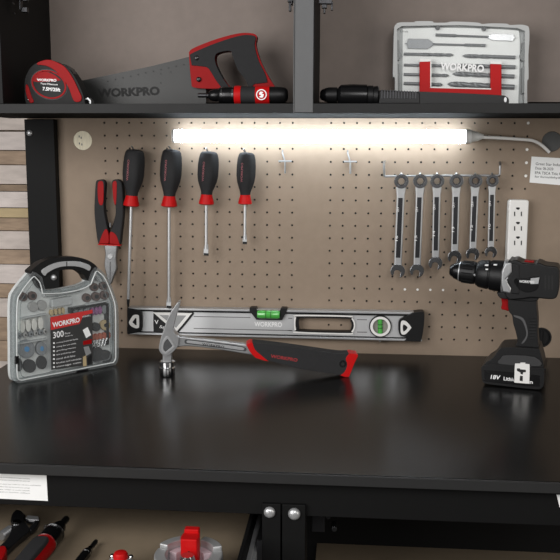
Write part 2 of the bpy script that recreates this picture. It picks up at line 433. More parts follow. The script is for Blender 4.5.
# ================================================================== WALL CABINET
cb = thing('wall_cabinet', (0.4, -0.125, ZU), 'black open cabinet above the pegboard holding the saw and bit case', 'cabinet')
YC = -0.25; ZT = OZ + .46
sh = MB().box(-.20, 1.05, YC + .002, .0, ZU, ZS).build('floor_board', mat('matt_black_underside', '151515', .85, var=.08, spec=.04), cb, bevel=.001)
MB().box(-.20, 1.05, YC - .001, YC + .002, ZU - .001, ZS).build('front_lip', LIP, sh, bevel=.0006)
MB().box(-.20, 1.05, YC, .0, ZT, ZT + .016).build('top_board', STEELD, cb)
MB().box(-.20, -.105, YC, .0, ZS, ZT).build('side_panel', STEELD, cb, bevel=.001)
MB().box(1.03, 1.05, YC, .0, ZS, ZT).build('side_panel', STEELD, cb)
MB().box(-.20, 1.05, .0, .008, ZU, ZT).build('back_panel', KRAFTP, cb)
dv = MB().box(.3995, .4335, YC + .001, -.0005, ZS, ZT).build('divider', STEELD, cb)
MB().box(.4005, .4325, YC - .002, YC + .001, ZU, ZT).box(.399, .4008, YC - .004, YC + .02, ZU, ZT).build('divider_face', GREYST, dv, bevel=.0008)
def hinge(F, bits):
    q = MB()
    for a, b, c, d, n in bits: q.pxplate([[(a, b), (c, b), (c, d), (a, d)]], F, 0, n)
    q.build('hinge', DARKMET, cb, bevel=.0008)
HFm = wall_plane(-.22)
hinge(HFm, [(288, -8, 295, 3, .012), (289, 3, 291.5, 12, .008), (291.8, -4, 293, 6, .02)])
hinge(HFm, [(319, -8, 332, 5, .014), (322, 5, 327, 9, .010), (323.5, 9, 325.5, 14, .008), (331, 2, 333, 11, .008)])
hinge(wall_plane(-.18), [(18, -8, 24, 1, .014), (25, -6, 29, 2, .012), (21.5, 1, 23, 11, .012), (23.5, 8, 29, 13, .01), (10, 3, 15, 5, .01), (9.5, 13, 16, 14.5, .006)])

# ================================================================== LED LAMP
YL = -.034; LF = wall_plane(YL)
a, b = pt(LF, 173.5, 136), pt(LF, 465.5, 136.6)
led = thing('led_tube_lamp', (a + b)/2, 'glowing white tube lamp mounted across the top of the pegboard', 'lamp')
MB().lathe(a, b, [(0, .0125), (1, .0125)], 28).build('diffuser', LED, led)
d = (b - a).normalized()
WCAP = mat('translucent_white_plastic', 'd9d9d6', 0.4)
MB().lathe(b, b + d*.034, [(0, .0133), (.30, .0133), (.34, .0115), (.7, .008), (1, .004)], 22).build('end_cap', WCAP, led)
MB().lathe(a - d*.002, a + d*.003, [(0, .0122), (.2, .0131), (1, .0131)], 22).build('end_cap', WCAP, led)
for t in (.12, .88):
    c = a + (b - a)*t
    MB().box(c.x - .006, c.x + .006, -.024, -.0005, c.z - .008, c.z + .008).build('clip', WHITE, led, bevel=.001)
pp = curve([(480, 137.2), (500, 138.0), (520, 139.3), (532, 140.5), (540, 144), (546, 149), (549.5, 152.5)], 6, False)
MB().tube([pt(wall_plane(-.034 + .0285*min(1, max(0, (x - 500)/49))**1.5), x, y) for x, y in pp], .0031, 10).build('power_cable', WHITE, led)

# ================================================================== PEG HOOKS
def hook(x, y, label, tip=12, name='peg_hook'):
    o = thing(name, pt(PEG, x, y), label, 'hook')
    F = wall_plane(-.006)
    MB().tube([pt(F, x - 6.5, y), pt(F, x + 6.5, y)], .0016).tube([pt(PEG, x - 2.5, y - 12.5, -.003), pt(F, x - 2.6, y - 8), pt(F, x - .5, y - 1), pt(F, x, y + 1)], .0014).build('bracket', WIRE, o)
    MB().tube([pt(F, x, y), pt(F, x, y + tip*.6), pt(wall_plane(-.009), x, y + tip)], .0017).build('prong', WIRE, o)
    return o
hook(285, 161.2, 'empty metal peg hook right of the shortest screwdriver')
hook(350.3, 161.6, 'empty metal peg hook left of the wrench rack')
# white plugs in a few holes; right-edge ones added where brightness shows behind
for c, r in ((33, 0), (33, 2), (33, 3), (33, 4), (24, 13), (25, 13), (26, 13), (27, 13)):
    p = V((c*S, 0, OZ - r*S))
    q = MB().lathe(p + V((0, .002, 0)), p + V((0, -.001, 0)), [(0, .0023), (.7, .0023), (1, .0028 if r < 10 else .0024)], 12).build('hole_plug', WHITE)
    if r < 10: tag(q, 'tiny white disc added at the right edge for the brightness behind the hole', 'plug', 'added white discs beside the lamp cable')
    else: tag(q, 'tiny white plug in a hole under the hanging wrenches', 'plug', 'white plugs below the wrenches')

# ================================================================== PLIERS
class TraceFrame(Frame):
    """outlines taken on a plane d in front of the frame, built on the frame"""
    def __init__(s, F, d): Frame.__init__(s, F.O, F.u, F.v); s.d = d
    def px(s, x, y): return Frame.px(s.up(s.d), x, y)
PLF = TraceFrame(wall_plane(-.012), .016)
pl = thing('pliers', pt(PLF, 109, 284), 'red and black handled pliers hanging on the pegboard left of the screwdrivers', 'pliers')
hl = MB().pxplate([curve([(96, 182.5), (98.5, 179.8), (103.5, 180.2), (105, 185), (104, 200), (104.6, 213), (108, 231), (109, 243.5, 1), (98.7, 244, 1), (97, 236.4), (94.6, 213), (95, 196)])], PLF, 0, .018).build('handle', RUBBER, pl, bevel=.005, seg=3)
hrr = MB().pxplate([curve([(111.8, 182.5), (114.5, 179.6), (119.5, 180.2), (122.5, 187), (123.4, 213), (121.2, 234), (120, 245, 1), (109.8, 243.5, 1), (110.4, 232), (115.4, 215), (115.0, 200), (113, 191)])], PLF, 0, .018).build('handle', RUBBER, pl, bevel=.005, seg=3)
MB().pxplate([curve([(98, 184), (100, 181), (103, 181.5), (104, 187), (103.8, 200), (102.5, 205), (99.5, 204), (98, 196)])], PLF, .014, .0187).build('grip_inlay', RED, hl, bevel=.001)
MB().pxplate([curve([(112.8, 184), (114.5, 181), (116.8, 182), (117, 190), (116.6, 200), (115.8, 205), (114.2, 202), (113.2, 194)])], PLF, .014, .0187).build('grip_inlay', RED, hrr, bevel=.001)
MB().pxplate([curve([(99, 243.6, 1), (103.5, 232), (107, 229), (109.2, 236), (109, 243.6, 1)])], PLF, .013, .0188).build('cuff', RED, hl, bevel=.001)
MB().pxplate([curve([(109.8, 243.6, 1), (110, 233), (113, 232), (117, 236), (120, 244.8, 1)])], PLF, .013, .0188).build('cuff', RED, hrr, bevel=.001)
MB().pxplate([[(98.5, 243.8), (120.5, 244.8), (120.5, 245.8), (98.5, 244.8)]], PLF, .004, .0195).build('collar', REDB, pl)
MB().pxplate([curve([(103.2, 244, 1), (117, 244.5, 1), (115.6, 259), (116.2, 268.5), (113.5, 276), (110.6, 284), (108, 283), (105.5, 273), (104, 265), (105, 253.6)])], PLF, .003, .0145).build('jaws', mat('grey_forged_jaws', '8b8c8d', .35, .7, var=.2, scale=150), pl, bevel=.002)
MB().pxplate([[(109.7, 262), (110.4, 262), (110, 282), (109.6, 282)]], PLF, .0142, .0149).build('jaw_gap', DARKMET, pl)
pc = pt(PLF, 110, 256.5); MB().lathe(pc, pc + V((0, -.016, 0)), [(0, .006), (.95, .006), (1, .005)], 20).build('pivot', SATIN, pl)
# hook that carries the pliers
o = thing('peg_hook', pt(PEG, 110, 226), 'small metal peg hook between the handles of the hanging pliers', 'hook')
MB().tube([pt(PEG, 110.2, 226), pt(wall_plane(-.034), 110.2, 226.5), pt(wall_plane(-.037), 110.2, 223)], .0018).build('prong', SATIN, o)

# ================================================================== SCREWDRIVERS
def screwdriver(label, p_top, p_red, p_shaft, p_end, p_tip, rw, kind):
    Y = -.032; F = wall_plane(Y); P = lambda q: pt(F, *q)
    T, R, Sx, E, X = P(p_top), P(p_red), P(p_shaft), P(p_end), P(p_tip)
    o = thing('screwdriver', X, label, 'screwdriver', 'screwdrivers hanging on the pegboard')
    k = MB(); r = rw/525.0/2
    prof = [(0, r*.45), (.015, r*.72), (.06, r*.86), (.16, r*.95), (.32, r*1.0), (.55, r*1.0), (.69, r*.91), (.82, r*.73), (.93, r*.58), (1, r*.55)]
    seg = 30; d = R - T; ax = d.normalized(); x = ax.orthogonal().normalized(); x = V((1, 0, 0)) - ax*ax.x; x.normalize(); y = ax.cross(x)
    vs = []; fs = []
    for t, q in prof:
        for i in range(seg):
            an = 2*math.pi*i/seg; lob = 1 + .045*math.cos(6*an)*min(1, max(0, (t - .02)*6))*min(1, (1 - t)*5)
            vs.append(T + d*t + (x*math.cos(an) + y*math.sin(an))*q*lob)
    for a in range(len(prof)-1):
        for i in range(seg):
            j = (i+1) % seg; fs.append([a*seg+i, a*seg+j, (a+1)*seg+j, (a+1)*seg+i])
    fs.append(list(range(seg-1, -1, -1))); q = (len(prof)-1)*seg; fs.append(list(range(q, q+seg)))
    k.add(vs, fs); hd = k.build('handle', RUBBER, o, ang=60)
    # hang hole: a dark oval in the butt
    Fh = Frame(T, x, -ax)
    MB().plate([rrect(-.0034, -.017, .0034, -.006, .003)], Fh, r*.74, r*.86).build('hang_hole', INK, hd)
    text('WORKPRO', Fh, (-.004, -.016 - .50*d.length), (-.004, -.016 - .05*d.length), .0038, mat('dull_red_print', '8e4c52', 0.6), hd, n=r*1.03, weight=.01, px=False)
    c = Sx - R
    MB().lathe(R - ax*.003, R + c, [(0, r*.52), (.25, r*.58), (.75, r*.74), (.92, r*.76), (1, r*.55)], 24).build('collar', REDB, o)
    sr = .0031 if rw > 20 else .0028
    MB().lathe(R + c*.9, E, [(0, sr), (.94, sr), (1, sr if kind == 'cross' else sr*1.1)], 16).build('shaft', SATIN, o)
    tb = MB()
    if kind == 'cross': tb.lathe(E, X, [(0, sr), (.5, sr*.9), (.85, sr*.45), (1, sr*.2)], 12)
    else:
        tb.fbox(Frame(E, x, -ax), -sr*1.5, sr*1.5, -(X-E).length, 0, -.0011, .0011)
        e0 = E - ax*(.010)
        tb.add([e0 + x*sr*q[0] + y*sr*q[1] for q in ((-1, -.8), (1, -.8), (1, .8), (-1, .8))] + [E + x*sr*1.5*q[0] + y*.0011*q[1] for q in ((-1, -1), (1, -1), (1, 1), (-1, 1))],
               [[0, 1, 5, 4], [1, 2, 6, 5], [2, 3, 7, 6], [3, 0, 4, 7], [4, 5, 6, 7], [3, 2, 1, 0]])
    tb.build('tip', DARKMET if kind == 'cross' else SATIN, o)
    if kind == 'flat':
        MB().fbox(Frame(X + ax*.0002, x, -ax), -sr*1.5, sr*1.5, -.001, .004, -.0014, .0014).build('blackened_tip', INK, o)
    # its hook
    h = thing('peg_hook', pt(PEG, p_top[0], p_top[1] + 1), label_hook[label], 'hook')
    zt = T + ax*.004
    MB().tube([V((zt.x - .004, 0, zt.z + .004)), V((zt.x - .004, -.02, zt.z + .003)), V((zt.x - .004, -.030, zt.z + .006)), V((zt.x - .006, -.034, zt.z + .011))], .0015).build('prong', WIRE, h)
    return o
sd = ['long grey screwdriver nearest the pliers, its shaft leaning a little', 'long grey screwdriver second from the pliers, with a broad flat tip',
      'medium grey screwdriver third from the pliers, below the glowing tube', 'shortest grey screwdriver, fourth from the pliers']
label_hook = {sd[0]: 'peg hook at the top of the screwdriver nearest the pliers', sd[1]: 'peg hook at the top of the second screwdriver from the pliers',
              sd[2]: 'peg hook at the top of the third screwdriver from the pliers', sd[3]: 'peg hook at the top of the shortest screwdriver'}
screwdriver(sd[0], (135, 149.5), (131.8, 195.5), (131.2, 206.5), (128.3, 299), (128, 308), 22, 'cross')
screwdriver(sd[1], (172, 149.5), (169.4, 196), (169.1, 207), (168.9, 302), (168.9, 307.5), 22, 'flat')
screwdriver(sd[2], (209.3, 151.5), (206.6, 194.5), (206.3, 204.8), (206.2, 249), (206.2, 255), 21, 'flat')
screwdriver(sd[3], (246.8, 152.5), (245.2, 195), (245, 204.5), (244.8, 239.5), (244.8, 243.5), 19, 'flat')

# ================================================================== WRENCH RACK + WRENCHES
RY = -.030; RF = wall_plane(RY)
rk = thing('wire_rack', pt(PEG, 440, 175), 'wire rack on the pegboard carrying the row of six wrenches', 'rack')
zr = lambda x: 176.0 - (x - 384)*.004
MB().tube([pt(wall_plane(-.001), 384.5, 161.5), pt(wall_plane(-.018), 384, 162.0), pt(RF, 384.0, 165), pt(RF, 384.3, zr(384)), pt(RF, 384.8, zr(384) + .4), pt(RF, 440, zr(440)), pt(RF, 498, zr(498)), pt(RF, 499.8, 174), pt(RF, 500.2, 166), pt(wall_plane(-.018), 500.2, 163), pt(wall_plane(-.001), 500, 162.5)], .0022, 10).build('rail', WIRE, rk)
xs = [(401.3, 397.6, 278), (420.1, 416.8, 277.5), (437, 435.4, 270), (456.3, 454.4, 263.5), (475.3, 472.4, 260.5), (492.2, 490.6, 258)]
for x, _, _ in xs:
    MB().tube([pt(RF, x, zr(x), 0), pt(wall_plane(RY - .010), x, zr(x) + 1.0), pt(wall_plane(RY - .016), x, zr(x) - 2.5)], .0018).build('prong', WIRE, rk)
wl = ['longest steel combination wrench, first from the left on the rack', 'second wrench from the left on the rack, nearly as long as the first',
      'third wrench from the left on the rack, noticeably shorter than the second', 'fourth wrench on the rack, its jaw just above the tip of the drill',
      'fifth wrench on the rack, next to the shortest one, above the drill', 'shortest wrench, last on the rack, beside the white power strip']
def wrench(i):
    xr, xb, yb = xs[i]; F = wall_plane(RY - .008)
    rr = (7.1, 6.9, 6.8, 6.7, 6.5, 5.9)[i]; yc = 181.2 - .1*i
    o = thing('wrench', pt(F, xb, yb), wl[i], 'wrench', 'wrenches hanging in a row on the rack')
    A = V(F.px(xr, yc)); B = V(F.px(xb, yb - rr*1.0)); ax = (B - A).normalized(); sd_ = V((-ax.y, ax.x))
    Fx = Frame(F.P(A), F.u*sd_.x + F.v*sd_.y, -(F.u*ax.x + F.v*ax.y)) 
    if Fx.n.y > 0: Fx = Frame(F.P(A), -(F.u*sd_.x + F.v*sd_.y), -(F.u*ax.x + F.v*ax.y))
    L = (B - A).length; R = rr/510.0
    MB().plate([ell(0, 0, R, R, 30), ell(0, 0, R*.60, R*.60, 24)], Fx, -.006, .006).build('ring_head', WCHROME, o, bevel=.0012)
    MB().plate([ell(0, 0, R*.62, R*.62, 24), [(R*(.50 if j % 2 else .42)*math.cos(math.pi*j/12), R*(.50 if j % 2 else .42)*math.sin(math.pi*j/12)) for j in range(24)]], Fx, -.005, .0052).build('ratchet_insert', DARKMET, o)
    hw = R*.56
    bd = MB().plate([[(-hw*1.25, -R*.80), (-hw, -R*1.9), (-hw*.95, -L + R*.7), (hw*.95, -L + R*.7), (hw, -R*1.9), (hw*1.25, -R*.80)]], Fx, -.0034, .0034).build('shank', SATIN, o, bevel=.0024, seg=3)
    MB().fbox(Fx, -hw*.60, hw*.52, -L + R*1.9, -R*2.3, .0030, .0036).build('recess_reflection', DARKMET, bd)  # dark plate paints the chrome's dark centre reflection into the recess
    for q in (.30, .62): text(('16', '15', '14', '13', '12', '10')[i] if q > .5 else 'CR-V', Fx, (-hw*.3, -L*q - .007), (-hw*.3, -L*q + .003), hw*.6, WINK, bd, n=.0038, px=False, weight=0)
    # open jaw
    a0 = math.radians(-90 - 12); g = .62
    pts = []
    for j in range(25):
        a = a0 + g + (2*math.pi - 2*g)*j/24; pts.append((R*1.02*math.cos(a), -L + R*1.02*math.sin(a)))
    c, s = math.cos(a0), math.sin(a0)
    def loc(t, w): return (t*c - w*s, -L + t*s + w*c)
    pts += [loc(R*.80, -R*.44), loc(R*.10, -R*.44), loc(-R*.12, -R*.22), loc(-R*.12, R*.22), loc(R*.10, R*.44), loc(R*.80, R*.44)]
    MB().plate([pts], Fx, -.0042, .0042).build('open_jaw', WCHROME, o, bevel=.0012)
for i in range(6): wrench(i)

# ================================================================== POWER STRIP
SF = wall_plane(-.026)
ps = thing('power_strip', pt(PEG, 518, 232), 'white three-outlet power strip mounted upright beside the wrenches', 'power strip')
p0, p1 = SF.px(506.7, 262.5), SF.px(529.3, 200)
hs = MB().plate([rrect(p0[0], p0[1] - .012, p1[0], p1[1], .005)], SF, -.0255, 0).build('housing', WHITE, ps, bevel=.003, seg=3)
for y in (208.5, 223, 237.5):
    q = MB(); q.pxplate([rrect(514.5, y - 2, 522.5, y + 8.5, 1.5)], SF, 0, .0004)
    fc = q.build('socket', WHITE, ps)
    MB().pxplate([curve([(516.2, y - 1), (519.5, y - 1), (519.5, y + .4), (518, y + 1.3), (516.3, y + .4)], 3)], SF, .0004, .0008).build('ground_slot', INK, fc)
    for x in (514.6, 521.3): MB().pxplate([[(x - .55, y + 3.2), (x + .55, y + 3.2), (x + .55, y + 7.6), (x - .55, y + 7.6)]], SF, .0004, .0008).build('blade_slot', INK, fc)

# ================================================================== SPIRIT LEVEL
VF = wall_plane(-.0265)
lv = thing('spirit_level', pt(VF, 275, 338), 'long silver spirit level with black ends resting on pegs along the pegboard', 'spirit level')
ty = lambda x: 307.5 + (x - 127)*5.0/296
by = lambda x: 334.3 + (x - 127)*7.1/296
def band(x0, x1, a0, a1, o0=0, o1=0):
    """strip of the level between fractions a0..a1 of its height"""
    f = lambda x, a: ty(x) + (by(x) - ty(x))*a
    return [(x0, f(x0, a0)), (x1, f(x1, a0)), (x1, f(x1, a1)), (x0, f(x0, a1))]
hole_o = curve([(294.5, 317), (297, 315.2), (348, 316), (352.5, 318.5), (355, 323), (355, 328), (352.5, 333), (349, 335), (297, 333.6), (294.5, 331), (293.8, 324)], 4)
hole_i = curve([(299, 319.5), (301, 318.2), (348, 319.2), (350.5, 321.5), (351.8, 326), (350.5, 330.5), (348, 332), (301, 331), (299, 329), (298.4, 324)], 4)
trio = curve([(152.8, 313), (154.5, 311.3), (189, 312), (192.8, 313.6), (191.8, 316.5), (178, 333), (174, 333.6), (154.5, 332.8), (152.8, 331)], 3)
circ = ell(380.4, 326.8, 11.3, 11.0, 30)
web = MB().pxplate([band(128, 422, .13, .90), hole_o, ell(380.4, 326.8, 8.4, 8.2, 28)], VF, -.018, -.008).build('web', BRUSH, lv)
for a0, a1, n in ((.30, .33, .0003), (.74, .77, .0003)):
    for x0, x1 in ((193, 250 if a0 < .5 else 292), (288 if a0 < .5 else 288, 292), (357, 367)):
        MB().pxplate([band(x0, x1, a0, a1)], VF, -.008, -.0077).build('groove', GREYINK, web)
MB().pxplate([band(127.5, 422, 0, .075)], VF, -.024, 0).build('top_rail', SATIN, lv, bevel=.0008)
MB().pxplate([band(127.5, 422, .93, 1.0)], VF, -.024, 0).build('bottom_rail', SATIN, lv, bevel=.0008)
MB().pxplate([band(127.5, 422, .07, .14)], VF, -.02, -.003).build('dark_line', GLOSSB, lv)
MB().pxplate([band(127.5, 422, .895, .935)], VF, -.02, -.004).build('dark_line', GLOSSB, lv)
fr = MB().pxplate([hole_o, hole_i], VF, -.021, -.0045).build('hand_hole', BLACKP, lv, bevel=.001)
MB().pxplate([hole_o, curve([(296, 318), (298, 316.6), (348, 317.3), (351.5, 319.5), (353.6, 323.5), (353.6, 328), (351.2, 332), (348.5, 333.6), (298, 332.2), (296, 330), (295.2, 324)], 4)], VF, -.0045, -.0040).build('white_edge', WHITE, fr)
# triangle emblem window
tw = MB().pxplate([trio], VF, -.008, -.006).build('emblem_plate', BLACKP, lv, bevel=.0006)
MB().pxplate([curve([(154.3, 314.4), (155.6, 312.9), (188.5, 313.6), (190, 315.2), (176.8, 331.2), (174.6, 331.6)], 3), [(158.8, 315.4), (185.8, 316), (175.6, 328.4)]], VF, -.006, -.0048).build('triangle_ring', WHITE, tw, bevel=.0004)
MB().pxplate([[(158.8, 315.4), (185.8, 316), (175.6, 328.4)]], VF, -.006, -.0056).build('triangle_face', mat('grey_brushed_face', '8f9090', .4, .5, var=.15, scale=120, stretch=(1, 60, 60)), tw)
text('V', VF, (153.9, 324.6), (158.0, 324.7), 4.2, WINK, tw, n=-.0054)
text('50', VF, (158.6, 328.2), (164.4, 330.4), 3.0, WINK, tw, n=-.0054)
# vials
vh = MB().pxplate([[(249.5, 307.8), (256, 307.6), (257, 310), (280, 310.4), (281, 308), (287, 308.3), (287, 311), (281.8, 320.2), (256.4, 319.7), (249.5, 311)]], VF, -.020, .0008).build('vial_holder', BLACKP, lv, bevel=.0008)
va, vb = pt(VF, 257.4, 314.2), pt(VF, 279.8, 314.6)
vl = MB().lathe(va, vb, [(0, .0072), (.1, .0086), (.9, .0086), (1, .0072)], 20).build('vial', GREEN, vh)
for t in (.38, .60): MB().lathe(va + (vb - va)*t, va + (vb - va)*(t + .025), [(0, .0088), (1, .0088)], 20).build('vial_line', INK, vl)
text('WORKPRO', VF, (254, 327.3), (281.6, 327.9), 4.8, WINK, web, n=-.0076, weight=.02)
rv = MB().pxplate([circ, ell(380.4, 326.8, 8.6, 8.4, 30)], VF, -.02, -.0035).build('round_vial', BLACKP, lv, bevel=.0008)
MB().pxplate([ell(380.4, 326.8, 10.2, 9.9, 30), ell(380.4, 326.8, 7.6, 7.4, 30)], VF, -.0045, -.0025).build('vial_ring', WHITE, rv, bevel=.0004)
MB().pxplate([ell(380.4, 326.8, 8.5, 8.3, 30)], VF, -.016, -.010).build('vial_back', mat('smoked_plastic', '8a8a80', .4), rv)
q0, q1 = pt(VF, 380.2, 319.8, -.009), pt(VF, 380.4, 334, -.009)
gv = MB().lathe(q0, q1, [(0, .0050), (1, .0050)], 16).build('vial', GREEN, rv)
for t in (.36, .60): MB().lathe(q0 + (q1 - q0)*t, q0 + (q1 - q0)*(t + .05), [(0, .0052), (1, .0052)], 16).build('vial_line', INK, gv)
# end caps
e1 = MB().pxplate([curve([(127, 307.4, 1), (138, 309.6), (141.5, 312.5), (142, 321), (141.5, 330), (138, 332.5), (127, 334.5, 1)], 3)], VF, -.0245, .001).build('end_cap', BLACKP, lv, bevel=.002)
MB().pxplate([curve([(129.2, 322.2), (130.4, 319.4), (133, 315.6), (135.2, 314.6), (138.4, 314.9), (139.2, 317), (139.4, 326), (138.2, 328), (135, 327.9), (130.6, 325.4)], 3), [(132.6, 322), (135.4, 318), (136.6, 318), (136.8, 325), (135.4, 324.9)]], VF, .001, .0018).build('triangle_ring', WHITE, e1, bevel=.0004)
e2 = MB().pxplate([curve([(412, 312.6, 1), (422, 311.6), (424.4, 314), (423.6, 328), (421, 340.6), (418, 341.6), (404, 340.8, 1), (407, 337.5), (400.5, 335.5), (398.6, 330), (398.8, 321), (402, 318), (408, 315.2)], 4)], VF, -.0245, .001).build('end_cap', BLACKP, lv, bevel=.002)
MB().pxplate([curve([(400.8, 322.5), (402.8, 320.4), (406.5, 321.5), (410.8, 326.4), (410.6, 328.6), (405.8, 333.8), (402, 334.2), (400.6, 331)], 4), curve([(403.2, 324.4), (407.6, 327.4), (403.4, 331.4)], 3)], VF, .001, .0018).build('triangle_ring', WHITE, e2, bevel=.0004)
for x, l in ((170, 'small peg under the left half of the spirit level'), (380, 'small peg under the round vial of the spirit level')):
    yy = by(x) + 1.5
    o = thing('peg_hook', pt(PEG, x, yy), l, 'hook')
    MB().tube([pt(PEG, x, yy), pt(wall_plane(-.026), x, yy), pt(wall_plane(-.031), x, yy - .8)], .0019).build('prong', CHROME, o)

# ================================================================== HAMMER
ha, hb = floor_plane(ZB).px(166, 376), floor_plane(ZB).px(347, 375)
hd_ = V((hb[0] - ha[0], hb[1] - ha[1], 0)).normalized()
HF = Frame((ha[0], ha[1], ZB), hd_, (0, 0, 1))
HF = TraceFrame(HF, .010)
hm = thing('hammer', (ha[0], ha[1], ZB), 'steel claw hammer with a black and red grip resting on the worktop', 'hammer')
head = MB().pxplate([curve([(179.3, 301.8), (180, 303.8), (177.2, 312.9), (174.6, 322.9), (173.2, 330), (176.4, 334.3), (178.8, 337), (178.2, 345), (176, 348.5), (170.5, 354.0), (165, 355.8), (159.3, 350), (160, 341.4), (163.6, 330), (169.6, 314.3), (176.2, 304.3)], 4)], HF, -.013, .013).build('head', HSTEEL, hm, bevel=.006, seg=4)
MB().pxplate([curve([(161.4, 349), (162.4, 342), (166.5, 336.2), (169, 336.8), (174.6, 345), (174, 347.2), (166.5, 353.4), (164.5, 353.2)], 3), curve([(163.4, 348.4), (164.2, 342.6), (167, 338.8), (168.4, 339), (172.4, 345), (171.8, 346.4), (166.4, 350.8), (165, 350.8)], 3)], HF, .012, .0145).build('side_plate', SATIN, head, bevel=.0008)
MB().pxplate([curve([(163.4, 348.4), (164.2, 342.6), (167, 338.8), (168.4, 339), (172.4, 345), (171.8, 346.4), (166.4, 350.8), (165, 350.8)], 3)], HF, .012, .0133).build('side_plate_recess', mat('grey_cast_recess', '4d4e4f', .5, .5, var=.3, scale=300), head)
c0, c1 = HF.P(HF.px(167, 353)), HF.P(HF.px(166.6, 364))
c1 = V((c0.x*.2 + c1.x*.8, c0.y*.2 + c1.y*.8, c1.z))
MB().pxplate([[(162.4, 350), (171.8, 350), (171.4, 364.5), (162.6, 364.5)]], HF, -.0085, .0085).build('neck', HSTEEL, hm, bevel=.002)
pz = c1.z
MB().lathe((c1.x, c1.y, pz + .004), (c1.x, c1.y, ZB), [(0, .0120), (.06, .0138), (.30, .0142), (.34, .0132), (.38, .0132), (.42, .0144), (.9, .0146), (1, .0132)], 28).build('poll', CHROME, hm)
sh_ = MB().pxplate([curve([(175, 335, 1), (183, 337), (200, 338.8), (220, 341.2), (250, 345.2, 1), (254, 355.8, 1), (236, 352.8), (220, 350.2), (204, 348), (186, 346.6), (175, 348, 1)], 3)], HF, -.008, .008).build('shaft', HSTEEL, hm, bevel=.0025, seg=3)
MB().pxplate([curve([(185, 340), (190, 339.8), (215, 342.8), (243, 346.6), (246, 351), (240, 351), (215, 347.5), (190, 344.4), (185, 343.5)], 3)], HF, .0078, .0088).build('shaft_recess', mat('dull_steel', '505152', .45, .6, var=.15, scale=150), sh_)
MB().pxplate([curve([(187, 340.9), (192, 340.9), (215, 343.8), (241.5, 347.4), (243.5, 350), (239, 350), (215, 346.5), (191, 343.5), (187, 342.8)], 3)], HF, .0085, .0093).build('shaft_face', SATIN, sh_, bevel=.0003)
text('WORKPRO', HF, (202, 345.4), (224, 348.4), 2.6, INK, sh_, n=.0096, weight=.01)
grip = MB().pxplate([curve([(246.5, 344.4, 1), (250, 342.4), (257, 342.4), (280, 345), (310, 349.2), (337, 353), (348, 353.2), (356, 354), (357, 355.6), (353.5, 363), (348.4, 375), (346.5, 376.4), (341, 374.6), (320, 371.5), (300, 368.2), (280, 363.2), (266, 359.6), (256, 357, 1)], 4)], HF, -.0145, .0145).clampz(ZB + .0004).build('grip', RUBBER, hm, bevel=.007, seg=4)
MB().pxplate([curve([(246.2, 344.2, 1), (249.5, 342.2), (252.5, 342.1, 1), (255, 349), (261, 354.5), (268.5, 360.8, 1), (263, 359.6), (255.5, 357.2, 1), (250.5, 352)], 3)], HF, -.0152, .0152).build('red_collar', REDB, grip, bevel=.004, seg=3)
rc = MB().pxplate([curve([(349, 352.8, 1), (356.2, 353.6), (357.6, 355.4), (354, 363), (349, 375.6), (347, 377), (340, 374.8, 1), (344.5, 371), (347, 364), (345.5, 358)], 3)], HF, -.0152, .0152).clampz(ZB + .0002).build('red_butt', REDB, grip, bevel=.004, seg=3)
MB().pxplate([ell(342.5, 363.2, 3.6, 3.6, 20), ell(342.5, 363.2, 1.7, 1.7, 16)], HF, .0130, .0154).build('hang_hole', GLOSSB, grip, bevel=.0006)
MB().pxplate([ell(342.5, 363.2, 1.7, 1.7, 16)], HF, .0130, .0148).build('hole_core', INK, grip)
text('WORKPRO', HF, (270.5, 357.0), (297, 361.2), 3.4, mat('red_print', '9a2226', .6), grip, n=.0149, weight=.02)
for a, b in (((313, 353.2), (321, 354.3)), ((309, 366.6), (318, 368.4)), ((290, 350.6), (297, 351.6))):
    MB().pxplate([[a, b, (b[0] - .3, b[1] + 1.2), (a[0] - .3, a[1] + 1.2)]], HF, .013, .01475).build('grip_slot', INK, grip)

# ================================================================== CORDLESS DRILL
YD = -.200; DF0 = wall_plane(YD); dc = DF0.px(514, 385); an_ = math.radians(15)
DF = TraceFrame(Frame((dc[0], YD, 0), (math.cos(an_), -math.sin(an_), 0), (0, 0, 1)), .024)
DC = Frame(DF.O, DF.u, DF.v)
dl = thing('cordless_drill', pt(DF, 514, 385), 'black cordless drill with a red trigger standing on its battery on the worktop', 'drill')
P = lambda x, y, n=0: pt(DC, x, y, n)
sc = 850/1.53/1000.0                             # pixels per millimetre there
A, B = P(450, 270.0), P(512, 277.4)
Lx = (B - A).length; ax = (B - A).normalized()
rr = lambda px_: px_/sc/1000
MB().lathe(A, A + ax*rr(9.5), [(0, rr(4.6)), (.10, rr(5.6)), (.40, rr(7.0)), (.44, rr(7.8)), (.9, rr(9.2)), (1, rr(9.4))], 28).build('chuck_nose', GLOSSB, dl)
MB().lathe(A + ax*rr(9.3), A + ax*rr(10.3), [(0, rr(9.9)), (1, rr(10.2))], 28).build('chuck_ring', SATIN, dl)
ck = MB().lathe(A + ax*rr(10.3), A + ax*rr(26.5), [(0, rr(10.2)), (.2, rr(10.8)), (.9, rr(11.2)), (1, rr(9.8))], 32).build('chuck', BLACKP, dl)
for i in range(16):
    an = 2*math.pi*i/16; x = ax.orthogonal().normalized(); y = ax.cross(x); d = x*math.cos(an) + y*math.sin(an)
    MB().lathe(A + ax*rr(12.5) + d*rr(10.7), A + ax*rr(23) + d*rr(11.0), [(0, .0011), (1, .0011)], 6).build('rib', BLACKP, ck)
cl = MB().lathe(A + ax*rr(26.5), A + ax*rr(52), [(0, rr(11.5)), (.12, rr(13.6)), (.45, rr(14.6)), (.47, rr(13.9)), (.52, rr(13.9)), (.54, rr(15.0)), (1, rr(15.8))], 36).build('torque_collar', BLACKP, dl)
MB().ball(A + ax*rr(25.5) + DC.n*rr(9.8) + V((0, 0, -.001)), .0026).build('lock_ball', SATIN, cl)
